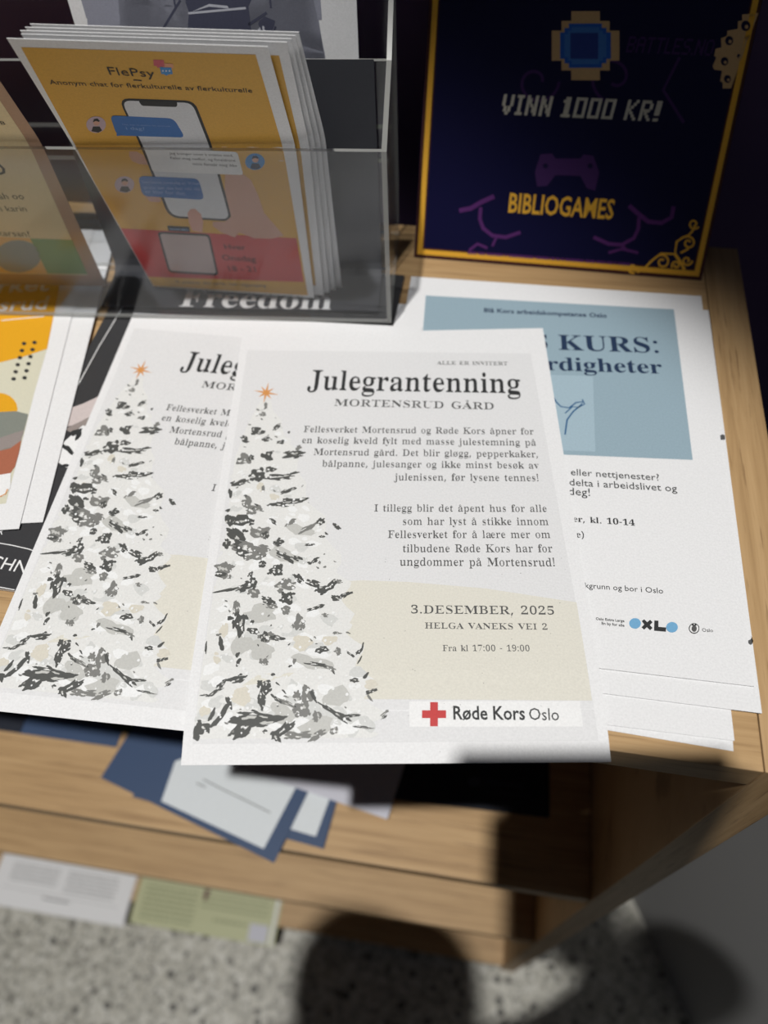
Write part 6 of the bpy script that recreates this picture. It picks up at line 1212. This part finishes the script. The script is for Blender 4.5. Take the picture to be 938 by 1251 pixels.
    def items(self, lst, seed=1):
        rng = random.Random(seed)
        kb = 0
        for it in lst:
            k = it[0]
            if k == 't':
                self.text(it[1], it[2], *it[3:7], it[7], it[8], it[9])
            elif k == 'p':
                self.poly(it[1], it[2], it[3])
            elif k == 'l':
                self.line(it[1], it[2], it[3], it[4])
            elif k == 'x':
                self.pixel_text(it[1], *it[2:6], it[6], it[7], it[8], it[9])
            elif k == 'b':
                kb += 1
                u, v, ax, ay, bx, by, ly, mat = it[1:9]
                ly += 0.02 * (kb % 60)
                big = mat in ('tree_dark', 'tree_mid') and math.hypot(ax, ay) > 1.6
                k = 0.88 if big else (0.75 if mat == 'tree_ochre' else 1.0)
                self.blob(u, v, ax * k, ay * k, bx * k, by * k, ly, mat, rng, 0.40 if big else 0.34, n=25 if big else 17)
                if big:
                    for q in range(4):
                        t = rng.uniform(0, 6.28)
                        r = rng.uniform(0.7, 1.05)
                        m_ = rng.uniform(0.22, 0.42)
                        self.blob(u + (ax * math.cos(t) + bx * math.sin(t)) * r, v + (ay * math.cos(t) + by * math.sin(t)) * r, ax * m_, ay * m_, bx * m_ * .9, by * m_ * .9, ly + .003 * q + .003, mat, rng, 0.5)
                    for q in range(2):
                        t = rng.uniform(0, 6.28)
                        r = rng.uniform(0.1, 0.7)
                        m_ = rng.uniform(0.14, 0.26)
                        self.blob(u + (ax * math.cos(t) + bx * math.sin(t)) * r, v + (ay * math.cos(t) + by * math.sin(t)) * r, ax * m_, ay * m_, bx * m_, by * m_, ly + 1.3 + .003 * q, rng.choice(['tree_base', 'tree_pale']), rng, 0.5)

    def build(self, name, parent=None):
        me = bpy.data.meshes.new(name)
        me.from_pydata([tuple(v) for v in self.V], [], self.F)
        me.polygons.foreach_set('material_index', self.M)
        me.update()
        return link(name, me, self.mats, parent)


def flat_fn(s):
    return lambda u, v, h=0.0: P_flat(s, u, v, h)


def fold_fn(s):
    return lambda u, v, h=0.0: P_fold(s, u, v, h)


def quad_fn(s):
    return lambda u, v, h=0.0: P_quad(s, u, v, h)


def sheet(key, prints, name, label, cat, group=None, base='paper', back=None, thick=0.00015, nu=8, nv=14, extra=None, surf=None):
    kind, s = surf or SURF[key]
    W, L = (s[3], s[4]) if kind == 'flat' else (s[0], s[1])
    p = Print(W, L, {'flat': flat_fn, 'quad': quad_fn, 'fold': fold_fn}[kind](s), thick, base, back, nu, nv)
    if kind == 'fold':
        p.grid = 0.003
    if prints:
        p.items(PRINTS[prints])
    if extra:
        extra(p)
    return tag(p.build(name), label, cat, group)


# ------------------------------------------------------------------ the setting
def plane_box(name, lim, mat):
    o = box(name, lim, mat)
    o['kind'] = 'structure'
    return o


plane_box('floor', (-2.2, 1.6, -1.6, 0.52, FLOOR - 0.05, FLOOR), 'terrazzo')
plane_box('wall_back', (-2.2, 1.6, 0.516, 0.60, FLOOR, 1.3), 'wall_paint')

# wooden shelf unit
X_L, W_S, D_S, T_B = -1.30, 0.0265, 0.4014, 0.0224
unit = empty('shelf_unit', ((X_L + W_S) / 2, D_S / 2, FLOOR))
tag(unit, 'open oak shelf unit with three shelves that carries the papers and the brochure holder', 'shelf')
off = Vector(unit.location)


def rel(lim):
    return (lim[0] - off.x, lim[1] - off.x, lim[2] - off.y, lim[3] - off.y, lim[4] - off.z, lim[5] - off.z)


box('top_board', rel((X_L + W_S, -0.0006, 0, D_S - .012, -T_B, 0)), 'oak_board', unit, 0.0008)
box('side_panel', rel((0, W_S, 0, D_S, FLOOR, 0)), 'oak_side', unit, 0.0010)
box('side_panel', rel((X_L, X_L + W_S, 0, D_S, FLOOR, 0)), 'oak_side', unit, 0.0010)
for z in (Z_A, Z_B, Z_C):
    box('shelf', rel((X_L + W_S, -0.0006, 0.002, D_S - .012, z - T_B, z)), 'oak_board', unit, 0.0010)
box('back_panel', rel((X_L + W_S, 0, D_S - 0.012, D_S, FLOOR + .05, 0)), 'oak_board', unit)
box('toe_kick', rel((X_L + W_S, 0, 0.05, 0.066, FLOOR, Z_C - T_B)), 'oak_board', unit)

# grey plinth on the floor to the right
pl = empty('grey_plinth', (0.2557, 0.1519, FLOOR), math.atan2(-0.1719, 0.0884))
tag(pl, 'smooth matt grey plinth standing on the floor to the right of the oak shelf unit', 'plinth')
box('body', (-0.16, 0.62, 0.0, 0.42, 0, 0.93), 'plinth_grey', pl, 0.004)

# ------------------------------------------------------------------ papers lying on the top board
def tree_washes(p):
    rng = random.Random(11)

    def span(v):
        for (l0, r0, v0), (l1, r1, v1) in zip(TREE, TREE[1:]):
            if v0 <= v <= v1:
                t = (v - v0) / (v1 - v0)
                return l0 + (l1 - l0) * t, r0 + (r1 - r0) * t
        return None
    v_top, v_bot = TREE[0][2], TREE[-1][2]
    left = [(max(l, 5.6), v) for l, r, v in TREE]
    right = []
    for (l0, r0, v0), (l1, r1, v1) in zip(TREE, TREE[1:]):
        for q in range(5):                   # drooping branch tips along the right side
            t = q / 5
            right.append((r0 + (r1 - r0) * t - (0.5, 3.5, 5.0, 2.5, -1.5)[q] * (0.4 + (v0 - v_top) / (v_bot - v_top)), v0 + (v1 - v0) * t))
    p.poly(left + [(TREE[-1][1], TREE[-1][2])] + list(reversed(right)), 2.12, 'tree_base')
    # pale ragged body of the tree, painted almost white
    for i in range(300):
        v = v_top + (v_bot - v_top) * rng.random() ** 0.6
        sp_ = span(v)
        w = sp_[1] - sp_[0]
        u = sp_[0] + w * rng.uniform(0.0, 0.95)
        r = rng.uniform(2.5, 7.0) * (0.35 + 0.65 * (v - v_top) / (v_bot - v_top))
        u = max(u, r * 0.9 + 5.8)
        v = min(v, v_bot - r * 0.8)
        a = rng.uniform(-0.3, 0.7) if u > sp_[0] + w * .5 else rng.uniform(-0.7, 0.3)
        k = rng.uniform(0.4, 0.8)
        mat = rng.choice(['tree_snow', 'tree_base', 'tree_base', 'tree_wash'])
        p.blob(u, v, r * math.cos(a), r * math.sin(a), -r * k * math.sin(a), r * k * math.cos(a), 2.2 + i * 0.004, mat, rng, 0.25)
    for i in range(70):                      # small needles between the big strokes
        v = v_top + (v_bot - v_top) * rng.random() ** 0.8
        s = span(v)
        w = s[1] - s[0]
        u = max(s[0] + w * rng.uniform(0.03, 0.97), 7.5)
        r = rng.uniform(0.5, 1.4)
        a = rng.uniform(-1.0, 1.0)
        k = rng.uniform(0.3, 0.6)
        p.blob(u, v, r * math.cos(a), r * math.sin(a), -r * k * math.sin(a), r * k * math.cos(a), 6.4 + .01 * i, rng.choice(['tree_dark', 'tree_mid', 'tree_mid']), rng, 0.45)
    for i in range(260):                     # white snow specks over the dark strokes
        v = v_top + (v_bot - v_top) * rng.uniform(0.12, 1) ** 0.8
        s = span(v)
        w = s[1] - s[0]
        u = max(s[0] + w * rng.uniform(0.05, 0.9), 7.0)
        r = rng.choice([0.35, 0.5, 0.5, 0.8])
        p.blob(u, v, r, 0, 0, r, 7.2 + .01 * i, 'tree_snow', rng, 0.12)


def scuffs(p):
    rng = random.Random(5)
    for i in range(40):
        r = rng.uniform(0.12, 0.3)
        p.blob(rng.uniform(100, 206), rng.uniform(180, 294), r, rng.uniform(-.2, .2), 0, r * .6, 7, 'tree_mid', rng, 0.4)


sheet('Ss', None, 'paper_sheet', 'lowest white sheet of the pile under the blue course sheet, lower edge bare', 'paper sheet', 'white sheets under the blue course sheet', base='paper')
sheet('Rs', None, 'paper_sheet', 'white sheet one up from the lowest of the pile under the blue course sheet', 'paper sheet', 'white sheets under the blue course sheet', base='paper')
sheet('Q', 'Q' if 'Q' in PRINTS else None, 'paper_sheet', 'white sheet with scuffed right edge directly under the blue course sheet', 'paper sheet', 'white sheets under the blue course sheet', base='paper')
sheet('P', 'P', 'course_sheet', 'white course notice with a blue printed box, dark blue heading and small logos', 'paper sheet')

sheet('M', 'M', 'magazine', 'black magazine with white feather picture lying under the yellow sheet and left tree poster', 'magazine', base='magazine_black', back='paper_back', thick=0.0018)
sheet('Y2', None, 'paper_sheet', 'blank white sheet sticking out from under the yellow printed sheet', 'paper sheet', base='paper')
sheet('Y1', 'Y1', 'event_sheet', 'printed sheet with orange-yellow top, black dots and photo at the left edge', 'paper sheet')


def j_extra(p):
    tree_washes(p)
    scuffs(p)


for key, lab in (('J2', 'Christmas tree invitation partly hidden under the other one, left of it'), ('J1', 'topmost Christmas tree invitation with red cross logo, in the centre of the table')):
    sheet(key, 'J', 'invitation_sheet', lab, 'invitation', 'Christmas tree lighting invitations', nu=10, nv=24, extra=j_extra)

# ------------------------------------------------------------------ acrylic brochure holder
H_ROT = math.radians(5.2)
H_LOC = Vector((-0.2229, 0.2816, 0.0050))
holder = empty('brochure_holder', H_LOC, H_ROT)
tag(holder, 'clear acrylic brochure holder with two pockets standing at the back left of the table', 'brochure holder')
T_A = 0.003
H_W = 0.36


def prism(name, prof, x0, x1, parent, edge_axis='x'):
    """profile in (y, z), extruded along x; the two big faces are clear, the narrow ones are polished edges"""
    bm = bmesh.new()
    a = [bm.verts.new((x0, y, z)) for y, z in prof]
    b = [bm.verts.new((x1, y, z)) for y, z in prof]
    n = len(prof)
    caps = [bm.faces.new(a), bm.faces.new(list(reversed(b)))]
    sides = []
    for i in range(n):
        sides.append(bm.faces.new((a[i], b[i], b[(i + 1) % n], a[(i + 1) % n])))
    if edge_axis == 'x':                     # wall: caps clear, sides are edges
        for f in sides:
            f.material_index = 1
    else:                                    # panel: short profile sides and caps are edges
        for f in caps:
            f.material_index = 1
        for f, i in zip(sides, range(n)):
            l = math.hypot(prof[i][0] - prof[(i + 1) % n][0], prof[i][1] - prof[(i + 1) % n][1])
            if l < 0.006:
                f.material_index = 1
    bmesh.ops.recalc_face_normals(bm, faces=bm.faces)
    me = bpy.data.meshes.new(name)
    bm.to_mesh(me)
    bm.free()
    return link(name, me, ['acrylic', 'acrylic_edge'], parent)


def strip(y0, z0, y1, z1, t=T_A):
    d = Vector((y1 - y0, z1 - z0)).normalized()
    nn = Vector((-d.y, d.x)) * t
    return [(y0, z0), (y1, z1), (y1 + nn.x, z1 + nn.y), (y0 + nn.x, z0 + nn.y)]


prism('base_plate', [(0.0, -0.0), (0.052, 0.0), (0.052, 0.0012), (0.0, 0.0012)], -H_W, 0, holder, 'p')
prism('front_panel', [(0.0, 0.0012), (0.0, 0.1275), (0.003, 0.1275), (0.003, 0.0012)], -H_W, -T_A, holder, 'p')
prism('middle_panel', [(0.058, 0.0), (0.058, 0.1495), (0.061, 0.1495), (0.061, 0.0)], -H_W, -T_A, holder, 'p')
prism('upper_floor', [(0.061, 0.084), (0.102, 0.084), (0.102, 0.087), (0.061, 0.087)], -H_W, -T_A, holder, 'p')
prism('back_panel', [(0.102, 0.0), (0.102, 0.30), (0.105, 0.30), (0.105, 0.0)], -H_W, -T_A, holder, 'p')
prism('side_panel', [(0.0, 0.0), (0.0, 0.1275), (0.058, 0.1500), (0.09, 0.175), (0.102, 0.30), (0.105, 0.30), (0.105, 0.0)], -T_A, 0, holder)
prism('side_panel', [(0.0, 0.0), (0.0, 0.1275), (0.058, 0.1500), (0.09, 0.175), (0.102, 0.30), (0.105, 0.30), (0.105, 0.0)], -H_W - T_A, -H_W, holder)

# black leaflet curled along the pocket floor, flyers stand on its front
def curl_fn(u, v, h=0.0):
    # v runs from the top edge down; profile: upright, bend, then flat forwards to the front panel
    L_up, r, L_fl = 0.142, 0.009, 0.034
    arc = r * math.pi / 2
    if v < L_up:
        y, z, ny, nz = 0.0525, r + (L_up - v), -1, 0
    elif v < L_up + arc:
        t = (v - L_up) / r
        y, z = 0.0525 - r * (1 - math.cos(t)), r * (1 - math.sin(t))
        ny, nz = -math.cos(t), math.sin(t)
    else:
        y, z, ny, nz = 0.0525 - r - (v - L_up - arc), 0.0, 0, 1
    p = Vector((-0.212 + u, y + ny * h, z + 0.0020 + nz * h))
    return holder_mat @ p


holder_mat = Matrix.Translation(H_LOC) @ Matrix.Rotation(H_ROT, 4, 'Z')
pr = Print(0.202, 0.142 + 0.009 * math.pi / 2 + 0.034, curl_fn, 0.0003, 'leaflet_black', None, 6, 40)
pr.text('Freedom', 'serifb', 57, 189.0, 168, 189.0, 1.0, 3, 'print_powder')
pr.text('Freedom', 'serifb', 57, 189.0, 168, 189.0, 1.0, 4, 'print_white')
tag(pr.build('black_leaflet'), 'black leaflet with a white serif word at the bottom of the acrylic pocket', 'leaflet')

# yellow flyers, five in a row
fl = SURF['FL'][1]
flyer_labels = ['front yellow and red chat flyer with phone picture in the acrylic holder', 'yellow chat flyer directly behind the front one, top edge sticking up',
                'third yellow chat flyer from the front, only its right edge showing', 'fourth yellow chat flyer from the front, only its right edge showing', 'rearmost yellow chat flyer of the bunch, only its right edge showing']
for k in range(5):
    dx = (0, .0062, .0098, .0135, .0175)[k]
    dt = (0, .0085, .0100, .0112, .0120)[k]
    dl = (0, .006, .004, .005, .006)[k]
    ky, kt = 0.0034 * k, 0.0034 * k
    dm = (dx + dt) / 2
    sh = lambda p, x, y, z=0.0: (p[0] + x, p[1] + y, p[2] + z)
    if k == 0:
        s = fl
    else:
        s = fl[:3] + (sh(fl[3], dl, kt, .0006), sh(fl[4], dt, kt, .0008), sh(fl[5], dm, ky), sh(fl[6], dm, ky), sh(fl[7], dx, ky), sh(fl[8], dx, ky))
    sheet('FL', 'FL' if k == 0 else None, 'flyer', flyer_labels[k], 'flyer', 'yellow chat flyers in the holder', thick=0.00025, surf=('fold', s), nv=40,
          extra=None if k == 0 else (lambda p: p.poly([(8, 10), (117, 10), (117, 212), (8, 212)], 1, 'print_mustard')))
sheet('LF', 'LF', 'flyer', 'beige flyer with brown border, green square and blue circle in the left pocket', 'flyer', base='flyer_taupe', thick=0.00025, nv=40)
sheet('SH', 'SH', 'art_leaflet', 'grey sailing ship picture with white border in the rear tier of the holder', 'leaflet', thick=0.0012, nu=4, nv=6)

# ------------------------------------------------------------------ poster leaning on the wall
sheet('PO', 'PO', 'game_poster', 'dark navy gaming poster with gold frame leaning against the wall', 'poster', base='poster_navy', back='print_umber', thick=0.003, nu=4, nv=6)

# ------------------------------------------------------------------ cards on the first shelf
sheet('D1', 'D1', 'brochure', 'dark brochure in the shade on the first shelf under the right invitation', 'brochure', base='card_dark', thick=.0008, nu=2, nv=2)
sheet('B0', None, 'brochure', 'dark blue brochure at the back left of the first shelf', 'brochure', base='card_navy', thick=.0006, nu=2, nv=2)
zc = Z_A
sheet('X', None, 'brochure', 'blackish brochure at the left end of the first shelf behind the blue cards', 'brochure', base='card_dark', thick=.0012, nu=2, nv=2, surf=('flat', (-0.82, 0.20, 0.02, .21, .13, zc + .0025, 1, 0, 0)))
sheet('X', None, 'brochure', 'dark green brochure on the first shelf half under the navy card', 'brochure', base='card_green', thick=.0006, nu=2, nv=2, surf=('flat', (-0.50, 0.215, -0.20, .148, .12, zc + .0021, 1, 0, 0)))
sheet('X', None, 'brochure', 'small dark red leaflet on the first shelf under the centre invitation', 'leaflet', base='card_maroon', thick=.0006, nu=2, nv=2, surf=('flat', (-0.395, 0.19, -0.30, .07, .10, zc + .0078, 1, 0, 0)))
sheet('W1', None, 'paper_sheet', 'pale lilac-grey sheet on the first shelf right of the navy cards', 'paper sheet', base='sheet_lilac', thick=.0003, nu=2, nv=2)
sheet('N2', 'N2', 'card', 'smaller visible navy card with white panel, tucked under the larger one', 'card', 'navy cards on the first shelf', base='card_navy', thick=.0006, nu=2, nv=2)
sheet('N1', 'N1', 'card', 'navy card with big white text panel hanging over the first shelf edge', 'card', 'navy cards on the first shelf', base='card_navy', thick=.0006, nu=2, nv=2)


# leaflets on the bottom shelf
def text_rows(p, rows, mat):
    rng = random.Random(3)
    for u0, u1, v, t in rows:
        u = u0
        while u < u1:
            w = min(rng.uniform(4, 13), u1 - u)
            p.poly([(u, v), (u + w, v), (u + w, v + t), (u, v + t)], 2, mat)
            u += w + 2.2


def lw(p):
    text_rows(p, [(30, 128, 132 + 7 * i, 2.4) for i in range(5)] + [(146, 250, 132 + 7 * i, 2.4) for i in range(6)], 'leaflet_grey')
    text_rows(p, [(110, 165, 184, 3)], 'ink_grey')
    p.line([(20, 176), (262, 180)], .8, 2, 'leaflet_grey')


def lg(p):
    text_rows(p, [(16, 120, 140 + 9 * i, 4.5) for i in range(7)] + [(130, 262, 140 + 10 * i, 4.0) for i in range(3)] + [(160, 225, 180, 5)], 'leaflet_text_green')
    p.poly([(130, 133), (140, 133), (138, 152), (131, 152)], 3, 'card_maroon')
    p.poly([(232, 178), (268, 178), (268, 207), (232, 207)], 3, 'sheet_lilac')
    p.poly([(274, 10), (279, 10), (279, 209), (274, 209)], 2, 'paper')


sheet('X', None, 'leaflet', 'white text leaflet sticking out of the bottom shelf over the floor, left one', 'leaflet', 'leaflets on the bottom shelf', thick=.0012, nu=6, nv=10, extra=lw, surf=('flat', (-1.003, .165, 0.004, .282, .21, Z_C + .0016, .168, .006, .006)))
sheet('X', None, 'leaflet', 'pale green leaflet sticking out of the bottom shelf right of the white one', 'leaflet', 'leaflets on the bottom shelf', base='leaflet_green', thick=.0012, nu=6, nv=10, extra=lg, surf=('flat', (-0.712, .175, 0.008, .284, .21, Z_C + .0016, .178, .004, .004)))

# ------------------------------------------------------------------ the photographer (casts the shadow seen in the picture)
phone = empty('phone', CAM_LOC)
phone.matrix_world = cam_ob.matrix_world.copy()
tag(phone, 'black phone with an added unseen flap that shapes the shadow block on the first shelf', 'phone')
bm = bmesh.new()
for nm, lim in (('phone_body', (-0.049, 0.026, -0.112, 0.046, 0.0072, 0.0150)), ('case', (-0.052, 0.083, -0.115, 0.049, 0.0040, 0.0071))):  # the wider box is added, sized to widen the phone's shadow
    bm = bmesh.new()
    box_bm(bm, *lim)
    bmesh.ops.bevel(bm, geom=[e for e in bm.edges if abs(e.verts[0].co.z - e.verts[1].co.z) > .002], offset=0.009, segments=5, affect='EDGES')
    bmesh.ops.recalc_face_normals(bm, faces=bm.faces)
    me = bpy.data.meshes.new(nm)
    bm.to_mesh(me)
    bm.free()
    link(nm, me, ['phone_black'], phone)


def cam_pt(r, u, b):
    return CAM_LOC + AX_R * r + AX_U * u - AX_F * b


def skin_body(name, chains, mats, mat_rule, root, level=2):
    """chains: lists of (x, y, z, radius); the first point of a later chain may repeat an earlier joint"""
    me = bpy.data.meshes.new(name)
    V, E, Rr, idx = [], [], [], {}

    def vid(p):
        k = tuple(round(c, 4) for c in p[:3])
        if k not in idx:
            idx[k] = len(V)
            V.append(k)
            Rr.append(p[3])
        return idx[k]
    for ch in chains:
        ids = [vid(p) for p in ch]
        E += list(zip(ids, ids[1:]))
    me.from_pydata(V, E, [])
    o = bpy.data.objects.new(name, me)
    C.objects.link(o)
    md = o.modifiers.new('skin', 'SKIN')
    md.use_smooth_shade = True
    for i, sv in enumerate(me.skin_vertices[0].data):
        sv.radius = (Rr[i], Rr[i])
        sv.use_root = i == idx[tuple(round(c, 4) for c in root)]
    sd = o.modifiers.new('sub', 'SUBSURF')
    sd.levels = sd.render_levels = level
    dg = bpy.context.evaluated_depsgraph_get()
    dg.update()
    m2 = bpy.data.meshes.new_from_object(o.evaluated_get(dg))
    bpy.data.objects.remove(o)
    for mt in mats:
        m2.materials.append(MATS[mt])
    for p in m2.polygons:
        p.material_index = mat_rule(p.center)
        p.use_smooth = True
    o2 = bpy.data.objects.new(name, m2)
    C.objects.link(o2)
    return o2


def pt(v, r):
    return (v[0], v[1], v[2], r)


BX, BY = -0.31, -0.395
HEAD = Vector((-0.350, -0.290, 0.325))
pelvis = (BX, BY - .19, -0.48)
chest = (BX, BY - .02, -0.05)
neck = (HEAD.x + .008, HEAD.y - .085, 0.170)
hand = cam_pt(0.055, -0.122, 0.045)
wrist = cam_pt(0.085, -0.160, 0.075)
elbow = (0.080, -0.150, 0.035)
chains = [[pt(pelvis, .145), (BX, BY - .12, -0.24, .135), pt(chest, .15), (BX - .01, BY + .03, .12, .085), pt(neck, .060), (HEAD.x, HEAD.y - .03, HEAD.z - .085, .068), (HEAD.x, HEAD.y, HEAD.z, .094), (HEAD.x, HEAD.y, HEAD.z + .075, .076)],
          [pt(chest, .15), (BX + .12, BY + .03, .05, .085), (BX + .22, BY + .06, .05, .090), (BX + .31, BY + .15, .03, .08), elbow + (.068,), pt(wrist, .036), pt(hand, .026)],
          [pt(chest, .15), (BX - .12, BY - .0, .06, .085), (BX - .21, BY - .01, .05, .068), (BX - .27, BY - .06, -.22, .048), (BX - .25, BY + .06, -.44, .032), (BX - .245, BY + .09, -.52, .026)],
          [pt(pelvis, .145), (BX + .10, BY - .19, -.54, .10), (BX + .11, BY - .15, -.90, .068), (BX + .11, BY - .20, -1.25, .045), (BX + .12, BY - .08, -1.295, .035)],
          [pt(pelvis, .145), (BX - .10, BY - .19, -.54, .10), (BX - .11, BY - .15, -.90, .068), (BX - .11, BY - .20, -1.25, .045), (BX - .12, BY - .08, -1.295, .035)]]
for i in range(4):                            # fingers wrapped behind the phone, thumb on its side
    y = -0.068 - i * 0.016
    L1 = (0.020, 0.024, 0.023, 0.018)[i]
    chains.append([pt(hand, .026), pt(cam_pt(0.042, y, 0.036), .0080), pt(cam_pt(0.022, y - .002, 0.034), .0078), pt(cam_pt(0.022 - L1, y - .004, 0.030), .0070), pt(cam_pt(0.014 - L1, y - .004, 0.028), .0062)])
chains.append([pt(hand, .026), pt(cam_pt(0.084, -0.092, 0.032), .011), pt(cam_pt(0.096, -0.068, 0.020), .0100), pt(cam_pt(0.097, -0.050, 0.014), .0085)])


def body_mat(c):
    if (c - HEAD).length < .19 and c.z > .19:
        return 1
    if (c - hand).length < .10 and (c - wrist).dot(hand - wrist) > 0.0004:
        return 1
    if (c - Vector((BX - .245, BY + .09, -.52))).length < .07:
        return 1
    return 2 if c.z < -0.42 else 0


person = skin_body('person', chains, ['cloth_dark', 'skin', 'trouser_blue'], body_mat, pelvis)
tag(person, 'person holding up a phone, seen only as the shadow on the floor', 'person')
# hair cap
bm = bmesh.new()
bmesh.ops.create_uvsphere(bm, u_segments=24, v_segments=14, radius=1.0)
for v in bm.verts:
    n = 1 + 0.04 * noise.noise(v.co * 3)
    v.co = Vector((v.co.x * .118 * n, v.co.y * .118 * n - .012, v.co.z * .115 * n))
bmesh.ops.bisect_plane(bm, geom=bm.verts[:] + bm.edges[:] + bm.faces[:], plane_co=(0, 0.02, 0), plane_no=(0, .75, -.66), clear_outer=True)
me = bpy.data.meshes.new('hair')
bm.to_mesh(me)
bm.free()
hair = link('hair', me, ['hair_brown'], person, True)
hair.location = (HEAD.x, HEAD.y - .004, HEAD.z + .045)
